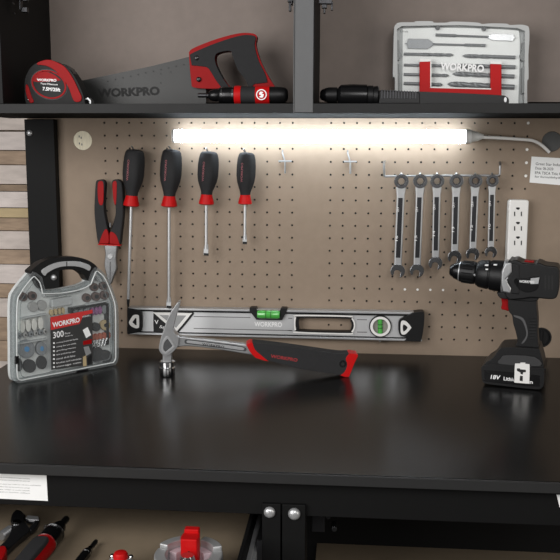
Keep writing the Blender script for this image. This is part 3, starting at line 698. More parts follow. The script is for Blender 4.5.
for x, y in ((486.5, 265.2), (495.2, 264.8), (487, 269), (474.5, 273.8)):
    w_ = 1.6 if x != 487 else 1.2
    Fq = DF
    if x > 480: MB().pxplate([[(x - w_, y - .5), (x + w_, y - .3), (x + w_, y + .7), (x - w_, y + .5)]], Fq, .016, .0285 if y > 267 else .0245).build('number_mark', WINK, cl)
# gear housing ring in silver with a chevron
gr_ = MB().lathe(A + ax*rr(52), A + ax*rr(63), [(0, rr(16.2)), (.1, rr(17.2)), (1, rr(17.6))], 40).build('gear_ring', SATIN, dl)
# motor housing
mo = [(508, 262.5), (512, 260.6), (516, 259.6), (520, 261.2), (524, 262.6), (535, 263.4), (537.5, 262.2), (541, 263), (546, 265), (556, 266.2), (558.6, 268), (559.6, 273), (559, 288), (557.6, 295), (554.5, 298.2), (548, 298.6), (538, 297.6), (530, 297.2), (520, 298.6), (506, 296)]
mh = MB().pxplate([curve(mo, 3)], DF, -.031, .031).build('motor_housing', BLACKP, dl, bevel=.011, seg=4)
MB().pxplate([[(505.2, 262.4), (512.2, 261.6), (512.4, 272), (506.4, 279), (511.6, 287.5), (511, 293), (503.2, 291.5), (501.2, 283), (501.6, 271)]], DF, .0265, .0325).build('silver_chevron', HSTEEL, mh, bevel=.003)
MB().pxplate([[(512.2, 262.4), (520, 264), (520, 294), (511.2, 293), (511.8, 287.5), (506.6, 279), (512.4, 272)]], DF, .0280, .0322).build('side_cover', BLACKP, mh, bevel=.002)
MB().pxplate([curve([(514.5, 283), (514, 279), (517.5, 277), (527, 277.6), (531, 276), (540, 276.6), (539.4, 283), (537, 289), (528, 291.8), (520, 289)], 3)], DF, .030, .0322).build('name_plate', GLOSSB, mh, bevel=.0008)
MB().pxplate([[(531, 277.6), (539.6, 276.8), (538.6, 283), (530.8, 283.4)]], DF, .0320, .0326).build('name_swoosh', SATIN, mh)
text('WORKPRO', DF, (519.6, 281.9), (534.5, 282.7), 2.6, WINK, mh, n=.0330, weight=.015)
for x in (545.5, 549, 552.4):
    MB().pxplate([rrect(x - .8, 275, x + .8, 289, .7)], DF, .030, .0313).build('vent_slot', INK, mh)
MB().pxplate([[(524, 261.4), (533.5, 262.4), (533.5, 264), (524, 263.6)]], DF, -.008, .012).build('top_switch', RED, mh, bevel=.001)
# handle
MB().pxplate([curve([(496.5, 292.5, 1), (503, 292.8), (520, 296), (537, 296), (537, 301), (525, 301.5), (508, 299.6), (499.5, 298)], 3)], DF, -.0225, .0225).build('trigger_guard', BLACKP, dl, bevel=.005, seg=3)
MB().pxplate([[(509.8, 295.2), (518, 294.4), (516.4, 297), (510.4, 297.6)]], DF, .0225, .0234).build('red_badge', REDB, dl, bevel=.0003)
MB().pxplate([curve([(499.8, 297.6, 1), (509, 298.4, 1), (509.4, 305), (508.6, 312.4), (504, 311.6), (500.2, 310.4), (501, 305)], 3)], DF, -.0095, .0095).build('trigger', RED, dl, bevel=.002)
gp = MB().pxplate([curve([(507.5, 297, 1), (536, 298, 1), (536.4, 308), (537.6, 322), (537.4, 336), (539, 350, 1), (512, 350, 1), (515.6, 345.4), (517.2, 341), (515.4, 332), (513, 324), (511.8, 316), (508.4, 311)], 4)], DF, -.020, .020).build('grip', BLACKP, dl, bevel=.009, seg=4)
for j in range(8):
    y = 318 + j*2.9; MB().pxplate([[(529.2, y), (536, y - .2), (536, y + 1.3), (529, y + 1.5)]], DF, .0165, .0205).build('grip_rib', BLACKP, gp, bevel=.001)
MB().pxplate([curve([(514, 315.5), (523, 318.6), (527, 328), (527.6, 336), (524.5, 342.5), (521, 344), (526, 336), (524.5, 327), (521, 320.4), (514.4, 317.4)], 3)], DF, .0175, .0206).build('grip_line', mat('dark_rubber_line', '4a4a4b', .6), gp, bevel=.0006)
# foot and battery
ft = MB().pxplate([curve([(499.4, 348.6), (503, 346.6), (514, 346, 1), (539.6, 347.6, 1), (541, 352), (543.6, 362), (544.2, 367, 1), (484, 364.4, 1), (487, 361), (493, 357), (497, 352)], 3)], DF, -.036, .034).clampz(ZB).build('foot', BLACKP, dl, bevel=.005, seg=3)
MB().pxplate([curve([(501.5, 357), (507, 353.6), (535, 355.4), (540.5, 364.6), (505, 363), (498.5, 361)], 3)], DF, .0355, .0375).build('foot_panel', mat('dark_grey_plastic_panel', '2c2c2d', .5), ft, bevel=.0008)
zb_ = DF.px(484, 386)[1]
bt = MB().pxplate([curve([(484, 363.8), (500, 362.6), (543, 366.4), (544.6, 369), (544.4, 381), (542.5, 385.6), (536, 387.4), (500, 383.6), (486, 381.6), (483, 378), (482.4, 369.5)], 3)], DF, -.038, .038).clampz(ZB + .0002).build('battery', BLACKP, dl, bevel=.004, seg=3)
MB().pxplate([curve([(485.5, 369.6), (489, 368.2), (536, 372.8), (540, 375.4), (540, 382), (536, 384.4), (488, 379.8), (485.6, 377)], 3)], DF, .0375, .0388).build('label_panel', GLOSSB, bt, bevel=.0005)
text('18V', DF, (491.4, 376.8), (501.2, 377.6), 4.2, WINK, bt, n=.0392, weight=.02, shear=.15)
text('Lithium', DF, (504.4, 378.2), (519.6, 379.6), 3.6, WINK, bt, n=.0392, weight=.015)
text('n', DF, (530.2, 381.6), (533.2, 381.8), 2.6, WINK, bt, n=.0392)
cp = MB().pxplate([curve([(515.6, 363), (517, 361.4), (521, 361.4, 1), (521, 360.4, 1), (526, 360.4, 1), (526, 361.6, 1), (529, 362), (530.3, 363.6), (530, 381.4, 1), (515, 380.2, 1)], 3)], DF, .0385, .0415).build('belt_clip', WHITE, dl, bevel=.0008)
MB().pxplate([[(517.8, 366), (520.6, 366), (521, 367), (526.4, 367.4), (526.6, 369.6), (523.8, 370), (523.6, 372), (521.4, 371.6), (521.2, 370), (517.8, 368.4)]], DF, .0415, .0419).build('hammer_mark', INK, cp)
MB().pxplate([[(520.8, 373.2), (523.6, 373.6), (523.4, 378.6), (520.4, 378.2)]], DF, .0415, .0419).build('hammer_mark', INK, cp)

# ================================================================== ROTARY ACCESSORY CASE
q0 = floor_plane(ZB).px(17, 383.8); q1 = floor_plane(ZB).px(117, 364.5)
q0, q1 = V((*q0, 0)), V((*q1, 0))
CF = Frame((q0.x, q0.y, ZB), q1 - q0, (0, 0, 1))
cs = thing('accessory_case', (q0.x, q0.y, ZB), 'clear carry case of small rotary tool accessories standing at the left end of the worktop', 'case')
outer = [(19, 383.2, 1), (14.6, 378), (14, 350), (14, 304), (18, 291), (31, 275), (34, 271.8), (42, 277, 1), (43.5, 284), (46, 291, 1), (60, 290.2), (80, 286), (88.5, 282.4, 1), (92, 272), (97, 267.5), (107.5, 277.5), (115.6, 297.5), (118.4, 310), (118.8, 350), (118, 360), (115.5, 364.8, 1)]
oc = curve(outer, 4)
def inset(l, d):
    n = len(l); o = []
    A = sum(l[j][0]*l[(j+1) % n][1] - l[(j+1) % n][0]*l[j][1] for j in range(n)); s = -1 if A > 0 else 1
    for i in range(n):
        a, b = V(l[i-1][:2]), V(l[(i+1) % n][:2]); t = (b - a).normalized(); o.append((l[i][0] + s*t.y*d, l[i][1] - s*t.x*d))
    return o
MB().pxplate([oc], CF, -.026, -.0165).build('back_tray', TRAY, cs, bevel=.002)
MB().pxplate([oc, inset(oc, 2.6)], CF, -.0165, .0).build('rim', RIM, cs, bevel=.0015)
lo = curve([(21.5, 380.2, 1), (17.4, 376), (16.8, 350), (17, 305), (21, 292.5), (32, 278), (35, 277, 1), (40, 283), (42.6, 293.6, 1), (60, 293.2), (81, 289.4), (91, 284, 1), (94.4, 275), (97.5, 271.4), (105.4, 279.5), (113, 298), (115.4, 311), (115.8, 350), (115.4, 359), (113, 362.6, 1)], 4)
lid = MB().pxplate([lo], CF, -.0028, -.0008).build('lid', CLEAR, cs)
def strip_line(l, wd, m, name, n0, n1):
    a = [(x, y) for x, y in (CF.px(*q[:2]) for q in l)]; k = MB()
    pts = [CF.P(q, n1) for q in a]; k.tube(pts + [pts[0]], wd, 6); return k.build(name, m, cs)
strip_line(lo, .0011, TRAY, 'bead', 0, .0003)
strip_line([(x + (4.2 if x < 60 else -4.2), y + (3 if y < 320 else -2.6)) for x, y in lo], .0008, RIM, 'bead', 0, -.003)
bow = MB().pxplate([curve([(31, 273), (33, 269.5), (42, 262.6), (52, 258.8), (62, 257.2), (76, 257.0), (87, 259.6), (94, 263.4), (98.5, 267.6, 1), (97, 270), (92.6, 274.5), (89.6, 281.5, 1), (87, 279), (84, 274.4), (77.5, 270.6), (66, 269.8), (56, 272.4), (47.5, 276.4), (44, 280.6), (45, 290, 1), (40, 288), (36, 281)], 4)], CF, -.024, -.002).build('handle', BLACKP, cs, bevel=.004, seg=3)
MB().pxplate([curve([(41.4, 271), (47, 266.6), (54, 263.4), (62, 261.6), (76, 261.2), (86, 263.6), (90.6, 266.6), (89, 270.6), (83.8, 268.4), (76, 266.4), (64, 266.4), (55, 268.6), (47.5, 272.8), (44.6, 275.8)], 4)], CF, -.002, .0012).build('handle_inlay', BRUSH, bow, bevel=.0006)
MB().pxplate([[(66, 261.6), (66.8, 261.6), (66.8, 266.2), (66, 266.2)]], CF, .0012, .0015).build('inlay_seam', DARKMET, bow)
for x, y in ((17, 361), (84, 372)): MB().pxplate([[(x - 1.6, y - 5), (x + 1.6, y - 5.2), (x + 1.6, y + 3), (x - 1.6, y + 3.2)] if x < 50 else [(x - 8, y - 1), (x + 4, y - 3.2), (x + 3.4, y - 1), (x - 6, y + 1)]], CF, -.004, .0016).build('latch', GLOSSB, cs, bevel=.0008)
TRD = mat('tray_rib_plastic', 'aeb1b1', .4)
for l in ([(46, 294.6), (62, 293), (82, 289.4), (82, 292), (62, 295.8), (46, 297.4)], [(24, 318.5), (49, 314), (49, 315.4), (24, 319.9)], [(20, 344), (49, 339), (49, 340.4), (20, 345.4)], [(54, 300), (74, 296.6), (74, 305), (54, 308.2)], [(88, 305), (110, 300.6), (110, 302), (88, 306.4)]):
    MB().pxplate([l], CF, -.0165, -.006).build('divider_rib', TRD, cs, bevel=.001)
MB().pxplate([[(72, 308.5), (107, 302.4), (107.4, 305), (74.6, 310.6), (75, 313.4), (72.4, 313.8)]], CF, -.0165, -.005).build('divider_rib', GLOSSB, cs)
MB().pxplate([[(108.6, 304), (110.6, 303.6), (110.8, 345), (108.8, 345.4)]], CF, -.0165, -.006).build('divider_rib', GLOSSB, cs)
# printed card on the lid
card = MB().pxplate([[(50.3, 317.2), (92.4, 309.6), (92.6, 364.4), (51.4, 369.8)]], CF, -.0006, .0004).build('label_card', mat('dark_card', '343434', .5), cs)
MB().pxplate([[(50.3, 317.2), (92.4, 309.6), (92.5, 313), (83, 315.6), (79.4, 323.8), (50.8, 330)]], CF, .0004, .0007).build('red_banner', mat('red_card', 'c4302e', .5), card)
text('WORKPRO', CF, (52.4, 327.6), (79.6, 322.0), 5.2, WINK, card, n=.0010, weight=.03)
text('300', CF, (53, 338.4), (63.6, 336.4), 6.4, WINK, card, n=.0010, weight=.01)
text('Piece', CF, (64.6, 334.4), (70, 333.4), 1.8, WINK, card, n=.0010, weight=0)
text('Accessory Set', CF, (64.6, 337.2), (72.5, 335.8), 1.5, WINK, card, n=.0010, weight=0)
text('WORKPRO', CF, (82.0, 317.6), (90.2, 316.0), 1.6, WINK, card, n=.0010, weight=0)
for i, (x1, s) in enumerate(((77.6, 'sanding drums and bands'), (75.6, 'cutting discs and wheels'), (75.4, 'grinding stones'), (75.2, 'felt polishing tips'), (74.8, 'steel drill bits'), (81, 'brushes and mandrels'), (81, 'storage case'))):
    y = 343.4 + i*4.0
    MB().pxplate([ell(53.8, y - .4, .9, .9, 12)], CF, .0004, .0009).build('bullet', WINK, card)
    text(s, CF, (56.2, y + .4), (x1, y + .4 - (x1 - 56)*.185), 1.7, WINK, card, n=.0010, weight=0)
for pts_, m in (([(82.6, 330), (87.5, 327), (91, 335), (86, 338)], WINK), ([(83, 341), (91.6, 339), (91.6, 343.5), (83, 345)], RED), ([(83.4, 347), (88.5, 346), (91, 353), (86, 356)], SATIN), ([(82.8, 357), (86, 355), (86.4, 366), (83, 366.4)], TAN), ([(87, 358), (91.4, 354), (91.6, 363), (88, 365)], DARKMET)):
    MB().pxplate([pts_], CF, .0004, .0007).build('tool_picture', m, card)

# accessories inside
NB = -.0165
def piece(name, x, y, r, m, label, cat, group=None, depth=.0075, core=None, rx=None, corem=None):
    o = thing(name, CF.P(CF.px(x, y), NB), label, cat, group)
    k = MB().pxplate([ell(x, y, rx or r*.92, r, 22)], CF, NB, NB + depth).build('body', m, o, bevel=.0008)
    if core: MB().pxplate([ell(x, y, (rx or r)*core*.92, r*core, 16)], CF, NB + depth, NB + depth + .0008).build('core', corem or INK, o)
    return o
for x, y in ((26.2, 297.6), (35.6, 296.6)): piece('sanding_drum', x, y, 4.4, SAND, 'brown ribbed sanding drum in the upper left corner of the accessory case', 'sanding drum', 'sanding drums at upper left of the case', core=.5)
for x, y in ((97.5, 287.8), (106.6, 286.6)): piece('sanding_drum', x, y, 4.2, SAND, 'brown sanding drum in the top row at the right of the accessory case', 'sanding drum', 'sanding drums, top row at right', core=.5)
for x, y in ((90, 298.6), (99.2, 297.2), (107.6, 296)): piece('sanding_drum', x, y, 4.4, SAND, 'brown sanding drum in the lower row at the right of the accessory case', 'sanding drum', 'sanding drums, lower row at right', core=.5)
for x, y in ((36, 307.6), (45, 306)): piece('felt_disc', x, y, 5.0, FELT, 'pale grey felt disc below the sanding drums at the case left', 'polishing disc', 'felt discs at the left of the case', depth=.008)
for i, x in enumerate((24.5, 30.5, 36.5, 43)): piece('felt_tip', x, 327.5 - i*1.1, 6.2, mat('white_felt', 'd0cfc9', .95, bump=.3), 'white felt polishing tip in the middle left of the accessory case', 'polishing tip', 'white felt tips in the case', depth=.0095, rx=2.6)
for i, x in enumerate((54.5, 58.5, 62.5, 66)): piece('brass_bit', x, 313.6 - i*.7, 3.2, TAN, 'tiny brass bit showing above the red banner of the case label', 'bit', 'brass bits above the card', depth=.008, rx=1.5)
for i, x in enumerate((21.5, 27.5, 33, 38, 43, 47.5)): piece('grinding_stone', x, 336.6 - i*.9, 3.0, FELT if i % 2 else DISC, 'small grey mounted grinding stone in the row above the cutting discs', 'grinding stone', 'grinding stones in the left row', depth=.0095, rx=2.1, core=.35)
piece('cutting_disc', 29.3, 350, 9.2, DISC, 'large grey cutting disc with a blue centre in the accessory case', 'cutting disc', depth=.007, core=.30, corem=BLUE)
piece('cutting_disc', 44.2, 349.4, 7.0, DISC, 'smaller grey cutting disc with a blue centre beside the large one', 'cutting disc', depth=.008, core=.36, rx=5.2, corem=BLUE)
piece('sanding_disc', 22, 366, 6.6, SANDD, 'black sanding disc seen edge on at the lower left of the case', 'sanding disc', rx=3.0)
piece('sanding_disc', 32.6, 367.2, 6.6, SANDD, 'round black sanding disc at the bottom left of the accessory case', 'sanding disc', rx=6.2)
piece('sanding_disc', 44.8, 363.6, 6.6, SANDD, 'black sanding disc against the left edge of the printed card', 'sanding disc', rx=4.8)
piece('sanding_disc', 100.2, 355.6, 8.0, SANDD, 'tall black sanding disc just right of the printed card', 'sanding disc', rx=6.5)
piece('sanding_disc', 109, 357.4, 6.4, SANDD, 'round black sanding disc at the bottom right of the accessory case', 'sanding disc', depth=.0085, rx=5.6)
piece('sanding_disc', 99.2, 327.8, 4.4, SANDD, 'small black disc beside the tan stone at the case right', 'sanding disc')
piece('grinding_stone', 108.2, 326, 5.2, TAN, 'tan grinding stone at the right side of the accessory case', 'grinding stone', core=.4, corem=CHROME)
for i, x in enumerate((95.5, 99.3, 103)): piece('grinding_stone', x, 312.4 - i*.7, 4.0, PURPLE, 'mauve grinding stone in the black tray at the case right', 'grinding stone', 'mauve stones in the case', rx=1.9)
piece('grinding_stone', 107.2, 310, 4.6, DISC, 'grey stone at the end of the row of mauve stones', 'grinding stone', rx=2.2)
for i, x in enumerate((78, 84, 89.4)): piece('grinding_stone', x, 314.0 - i*1.0, 2.8, DISC, 'grey stone in the black tray left of the mauve stones', 'grinding stone', 'grey stones in the black tray', rx=2.6)
for i, x in enumerate((95.6, 99.6, 103.6, 107.6, 111.6)): piece('abrasive_roller', x, 338.4 - i*.6, 3.3, ORANGE, 'small orange abrasive roller in the orange row of the accessory case', 'roller', 'orange wheels in the case', rx=2.0)
for i in range(5):
    x = 94.8 + i*3.2; y = 345.6 - i*.7
    o = thing('steel_bit', CF.P(CF.px(x, y), NB), 'thin steel bit leaning under the orange wheels in the case', 'bit', 'steel bits under the orange wheels')
    MB().cyl(pt(CF, x - .6, y + 3.4, NB + .0085), pt(CF, x + 1.2, y - 3, NB + .0085), .0016, 10).build('shank', CHROME, o)
    MB().cyl(pt(CF, x + 1.2, y - 3, NB + .0085), pt(CF, x + 1.6, y - 4.4, NB + .0085), .0024, 10).build('cutter', SATIN, o)
for i, (x, y) in enumerate(((98, 276.4), (101, 279.8), (95.4, 280.8))): piece('steel_mandrel', x, y, 2.6, SATIN, 'steel mandrel in the upper right corner of the case', 'mandrel', 'mandrels at upper right of the case', depth=.008, rx=1.8)

# ================================================================== TAPE MEASURE
TF = wall_plane(-.185)
cz = lambda F, l: [(u, max(v, ZS + .0002)) for u, v in (F.px(a[0], a[1]) for a in l)]
tm = thing('tape_measure', pt(TF, 55, 106), 'red and grey tape measure on the left end of the cabinet floor', 'tape measure')
cr = lambda l: [(15 + a[0]/6.222, 50 + a[1]/6.222, *a[2:]) for a in l]
body = curve(cr([(75, 352, 1), (62, 300), (60, 240), (64, 175), (95, 112), (140, 78), (200, 62), (250, 72), (320, 105), (372, 170), (416, 260), (434, 325), (432, 352, 1)]), 5)
tb_ = MB().plate([cz(TF, body)], TF, -.036, 0).build('body', mat('grey_rubber', '303030', .65, spec=.1, bump=.1, scale=150), tm, bevel=.006, seg=3)
MB().plate([cz(TF, curve(cr([(140, 92), (152, 74), (205, 61), (252, 72), (312, 106), (360, 172), (398, 250), (416, 292), (410, 318), (382, 324), (362, 306), (334, 232), (292, 172), (242, 122), (192, 98)]), 4))], TF, -.03, .0022).build('red_band', RED, tb_, bevel=.002)
MB().plate([cz(TF, curve(cr([(70, 215), (84, 226), (104, 288), (118, 322), (92, 326), (68, 262)]), 4))], TF, -.03, .0018).build('red_band', RED, tb_, bevel=.0015)
E0 = lambda rx, ry: ell(15 + 213/6.222, 50 + 215/6.222, rx/6.222, ry/6.222, 36, math.radians(22))
MB().plate([cz(TF, E0(119, 92))], TF, 0, .0008).build('badge_border', BLACKP, tb_)
bd_ = MB().plate([cz(TF, E0(112, 86)), cz(TF, E0(101, 76))], TF, .0008, .0022).build('badge_ring', RED, tb_, bevel=.0004)
MB().plate([cz(TF, E0(100, 75))], TF, .0008, .0013).build('badge', INK, tb_)
MB().plate([cz(TF, curve(cr([(118, 196), (122, 165), (150, 140), (195, 136), (240, 152), (278, 180), (280, 190), (200, 198)]), 3))], TF, .0013, .0017).build('badge_top', RED, tb_)
text('WORKPRO', TF, (15 + 140/6.222, 50 + 194/6.222), (15 + 260/6.222, 50 + 198/6.222), 2.6, WINK, tb_, n=.0021, weight=.03)
text('Tape Measure', TF, (15 + 160/6.222, 50 + 217/6.222), (15 + 268/6.222, 50 + 224/6.222), 2.2, WINK, tb_, n=.0021, weight=.01)
text('7.5M/25ft', TF, (15 + 174/6.222, 50 + 252/6.222), (15 + 284/6.222, 50 + 260/6.222), 3.6, WINK, tb_, n=.0021, weight=.03)
MB().plate([cz(TF, cr([(284, 92), (300, 86), (340, 112), (356, 146), (345, 150), (318, 112)]))], TF, -.028, -.006).build('lock_button', GLOSSB, tb_, bevel=.001)
MB().plate([cz(TF, cr([(428, 300), (446, 294), (464, 312), (464, 345), (457, 345), (455, 318), (442, 304), (430, 308)]))], TF, -.026, -.008).build('end_hook', WIRE, tm)
MB().lathe(pt(TF, 28.6, 99.6, -.0005), pt(TF, 28.6, 99.6, .0012), [(0, .0022), (1, .0014)], 12).build('screw', CHROME, tb_)

# ================================================================== HAND SAW
SWF = wall_plane(-.085)
sw = thing('hand_saw', pt(SWF, 200, 108), 'hand saw with a red and black handle behind the tape measure', 'saw')
u0, u1 = SWF.px(70, 100)[0], SWF.px(206, 100)[0]; zt_ = ZS + .0003
teeth = []; n_ = 60
for i in range(n_ + 1):
    u = u1 + (u0 - u1)*i/n_; teeth.append((u, zt_)); 
    if i < n_: teeth.append((u + (u0 - u1)/n_*.5, zt_ + .0025))
bl = MB().plate([[SWF.px(70, 84), SWF.px(71, 82.8)] + [SWF.px(a, b) for a, b in ((85, 80), (149, 66.8), (190, 56.6), (206, 54))] + teeth], SWF, -.0008, .0008).build('blade', BLADE, sw)
text('WORKPRO', SWF, (98, 97.6), (160, 95.2), 8.8, INK, bl, n=.0011, weight=.05)
MB().pxplate([ell(108 + i*7.6, 81.2 - i*1.65, .7, .6, 8) for i in range(1)], SWF, .0008, .001).build('printed_mark', INK, bl)
for i in range(1, 11): MB().pxplate([ell(108 + i*7.6, 81.2 - i*1.65, .75, .65, 8)], SWF, .0008, .001).build('printed_mark', INK, bl)
for x, y in ((161, 74), (161, 83), (171, 72)): MB().pxplate([ell(x, y, .75, .65, 8)], SWF, .0008, .001).build('printed_mark', INK, bl)
ch = lambda l: [(180 + a[0]/4, 20 + a[1]/4, *a[2:]) for a in l]
ho = curve(ch([(40, 132, 1), (60, 114), (150, 79), (235, 57), (288, 56), (310, 68), (306, 102), (322, 160), (350, 218), (384, 272), (402, 292), (398, 345, 1), (285, 345, 1), (278, 310), (272, 284), (240, 270), (205, 272), (180, 268), (150, 276), (62, 272), (50, 250), (43, 180)]), 4)
hi = curve(ch([(144, 152), (158, 134), (204, 127), (214, 148), (234, 200), (264, 240), (276, 268), (270, 277), (240, 268), (205, 268), (176, 236), (150, 186)]), 4)
hn = MB().plate([cz(SWF, ho), [SWF.px(*a) for a in hi]], SWF, -.011, .011).build('handle', RED, sw, bevel=.003, seg=3)
ov = curve(ch([(44, 142, 1), (70, 128), (150, 95), (236, 68), (284, 64), (306, 74), (302, 104), (316, 162), (344, 220), (352, 252, 1), (300, 258, 1), (280, 280), (276, 268), (264, 240), (234, 200), (214, 148), (204, 127), (158, 134), (144, 152), (150, 186), (176, 236), (200, 268, 1), (168, 270, 1), (146, 240), (118, 196), (92, 188), (52, 184, 1)]), 4)
MB().pxplate([ov], SWF, -.0135, .0135).build('rubber_grip', RUBBER, hn, bevel=.0035, seg=3)
MB().plate([cz(SWF, curve(ch([(354, 282), (384, 276), (404, 292), (402, 345, 1), (350, 345, 1)]), 3))], SWF, -.0135, .0135).build('rubber_heel', RUBBER, hn, bevel=.003)
for a, b in ((72, 155), (80, 240)):
    c = pt(SWF, 180 + a/4, 20 + b/4, .0115); MB().lathe(c, c + V((0, -.0035, 0)), [(0, .0045), (.8, .0045), (1, .0035)], 18).build('handle_screw', GLOSSB, hn)

# ================================================================== RATCHET SCREWDRIVER ON THE CABINET FLOOR
RFr = wall_plane(-.20); mm = 850/1.53/1000.0*1000
rz = 9.4/mm
A = pt(RFr, 198, 94.6); B = pt(RFr, 288, 98); A.z = B.z = ZS + rz
L = (B - A).length; ax = (B - A).normalized(); t = lambda x: (x - 198)/90
rs = thing('ratchet_screwdriver', (A + B)/2, 'stubby black and red ratchet driver lying in front of the saw handle', 'screwdriver')
def seg_(x0, x1, prof, m, name):
    return MB().lathe(A + ax*L*t(x0), A + ax*L*t(x1), [(a, b/mm) for a, b in prof], 28).build(name, m, rs)
seg_(198, 211, [(0, 1.9), (.05, 2.2), (1, 2.2)], DARKMET, 'bit')
seg_(209, 219, [(0, 3.4), (.2, 5.2), (.6, 5.8), (1, 5.6)], GLOSSB, 'chuck')
sl = seg_(219, 235, [(0, 6.6), (.1, 7.8), (.5, 8.4), (1, 8.6)], GLOSSB, 'selector')
MB().lathe(A + ax*L*t(222), A + ax*L*t(222.8), [(0, 8.1/mm), (1, 8.1/mm)], 28).build('steel_ring', CHROME, sl)
MB().lathe(A + ax*L*t(233), A + ax*L*t(234), [(0, 8.8/mm), (1, 8.8/mm)], 28).build('steel_ring', CHROME, sl)
seg_(235, 241.5, [(0, 9.0), (.5, 9.3), (1, 8.9)], REDB, 'red_collar')
seg_(241.5, 256, [(0, 8.4), (.5, 8.2), (1, 8.4)], RUBBER, 'grip')
rb = seg_(256, 270, [(0, 8.9), (.5, 9.3), (1, 9.0)], REDB, 'red_band')
seg_(270, 288, [(0, 8.2), (.4, 8.2), (.8, 7.4), (.95, 5.6), (1, 3)], BLACKP, 'end_cap')
c = A + ax*L*t(262.6); LFm = Frame(c, ax, (0, 0, 1))
MB().plate([ell(0, 0, .0092, .0092, 24), ell(0, 0, .0076, .0076, 24)], LFm, .0150, .0178).build('logo_ring', WINK, rb)
MB().plate([curve([(-.002, .005), (.003, .004), (.0005, .0008), (.004, .0008), (.002, -.005), (-.004, -.004), (-.0006, -.0012), (-.004, .0005)], 4)], LFm, .0150, .0178).build('logo_mark', WINK, rb)

# ================================================================== DRILL BIT CASE
BY = -.060
o0, o1 = wall_plane(BY).px(393.5, 100), wall_plane(BY).px(528, 104)
BF = wall_plane(BY)
bc = thing('drill_bit_case', V((o0[0] + .1, BY, ZS)), 'flat clear case of drill bits with a red bracket, upright on the right shelf', 'case')
bo = curve([(393.2, 60), (394, 30), (396, 24.4), (400, 22.4), (414, 22.2), (416, 21.2), (432, 21.2), (434, 22.6), (446, 22.6), (450, 21.8), (458, 21.6), (478, 22.6), (482, 24), (490, 23.4), (506, 23.6), (510, 25), (520, 24.6), (526, 25.4), (529, 28), (529.4, 40), (528.4, 56), (528.6, 78), (527.2, 82), (527.4, 111, 1), (394, 111, 1), (395, 80), (393, 76)], 4)
shl = MB().plate([cz(BF, bo)], BF, -.036, -.014).build('shell', SHELL, bc, bevel=.002)
MB().plate([cz(BF, bo), cz(BF, [(397, 29), (402, 26), (460, 25), (518, 28), (525, 31), (524, 110.9), (398, 110.9)])], BF, -.014, 0).build('rim', SHELL, bc, bevel=.001)
MB().plate([cz(BF, curve([(403, 28, 1), (444, 27), (500, 28.4), (520, 30, 1), (521, 50), (519, 111, 1), (402.6, 111, 1)], 3))], BF, -.014, -.010).build('insert', PANEL, bc)
MB().plate([cz(BF, curve([(397, 29, 1), (402, 26, 1), (460, 25), (518, 28, 1), (525, 31, 1), (524, 111, 1), (398, 111, 1)], 1))], BF, -.0022, -.0008).build('lid', CLEAR, bc)
for l in ([(395, 40), (399, 40), (400, 50), (401.5, 55), (399, 60), (395, 60)], [(395, 63), (399.5, 64), (400, 111), (396, 111)], [(523, 42), (527, 42), (527, 62), (522, 60), (520, 56), (522.5, 50)], [(522.5, 67), (526, 67), (525, 92), (522, 94)]):
    MB().plate([cz(BF, l)], BF, -.014, -.004).build('side_clip', mat('grey_clip_plastic', '7f8180', .45), bc, bevel=.0005)
for x, y in ((438, 27.4), (484.6, 28.4)): MB().pxplate([ell(x, y, 2.4, 2.0, 14)], BF, -.01, -.003).build('lid_boss', GREYST, bc)
br_ = MB().plate([cz(BF, curve([(419.3, 62, 1), (430.7, 61.6, 1), (430.6, 87.4, 1), (490, 89.2, 1), (489.8, 64, 1), (501, 64.4, 1), (501, 111, 1), (419.3, 111, 1)], 1))], BF, 0, .007).build('bracket', REDB, bc, bevel=.0015)
for l in ([(419.3, 59.8), (430.7, 59.6), (430.7, 61.8), (419.3, 62.2)], [(489.8, 61.8), (501, 62), (501, 64.6), (489.8, 64.2)], [(429.8, 87), (490.4, 88.6), (490.4, 89.8), (429.8, 88.2)], [(429.9, 62), (431.0, 62), (431.0, 87.6), (429.9, 87.6)]):
    MB().pxplate([l], BF, 0, .0078).build('white_edge', WHITE, br_)
text('WORKPRO', BF, (440, 69.8), (483.5, 72.6), 7.6, WINK, bc, n=.0012, weight=.035)
text('Unit', BF, (400.6, 31.6), (408.5, 31.8), 2, GREYINK, bc, n=-.0097, weight=0)
bits = [('spade', (517, 37.4), (436, 34.4), 3.0, 'narrow spade bit in the top row of the drill bit case'),
        ('spade', (405, 43), (486, 45), 4.6, 'broad spade bit in the second row of the drill bit case'),
        ('twist', (454, 54.6), (404, 53.6), 1.5, 'twist drill at the left of the third row, above the red bracket'),
        ('twist', (463, 55.4), (516, 57), 1.8, 'twist drill at the right of the third row, above the red bracket'),
        ('twist', (446, 65.4), (404, 64.6), 1.4, 'twist drill behind the left arm of the bracket, level with the lettering'),
        ('twist', (455, 65.2), (516, 66.8), 2.0, 'twist drill behind the white lettering, its shank right of the bracket'),
        ('twist', (449.5, 75.2), (404, 74), 1.5, 'slim twist drill below the lettering, on the left'),
        ('twist', (453, 73.4), (515, 76.2), 2.1, 'thick twist drill below the lettering, on the right'),
        ('twist', (443, 84.4), (404, 83), 1.6, 'lowest twist drill on the left, inside the bracket corner'),
        ('twist', (448, 83.6), (515, 86.8), 2.6, 'thickest twist drill, lowest on the right inside the bracket')]
BITM = mat('bit_steel', '7e8082', .4, .35, var=.15, scale=200)
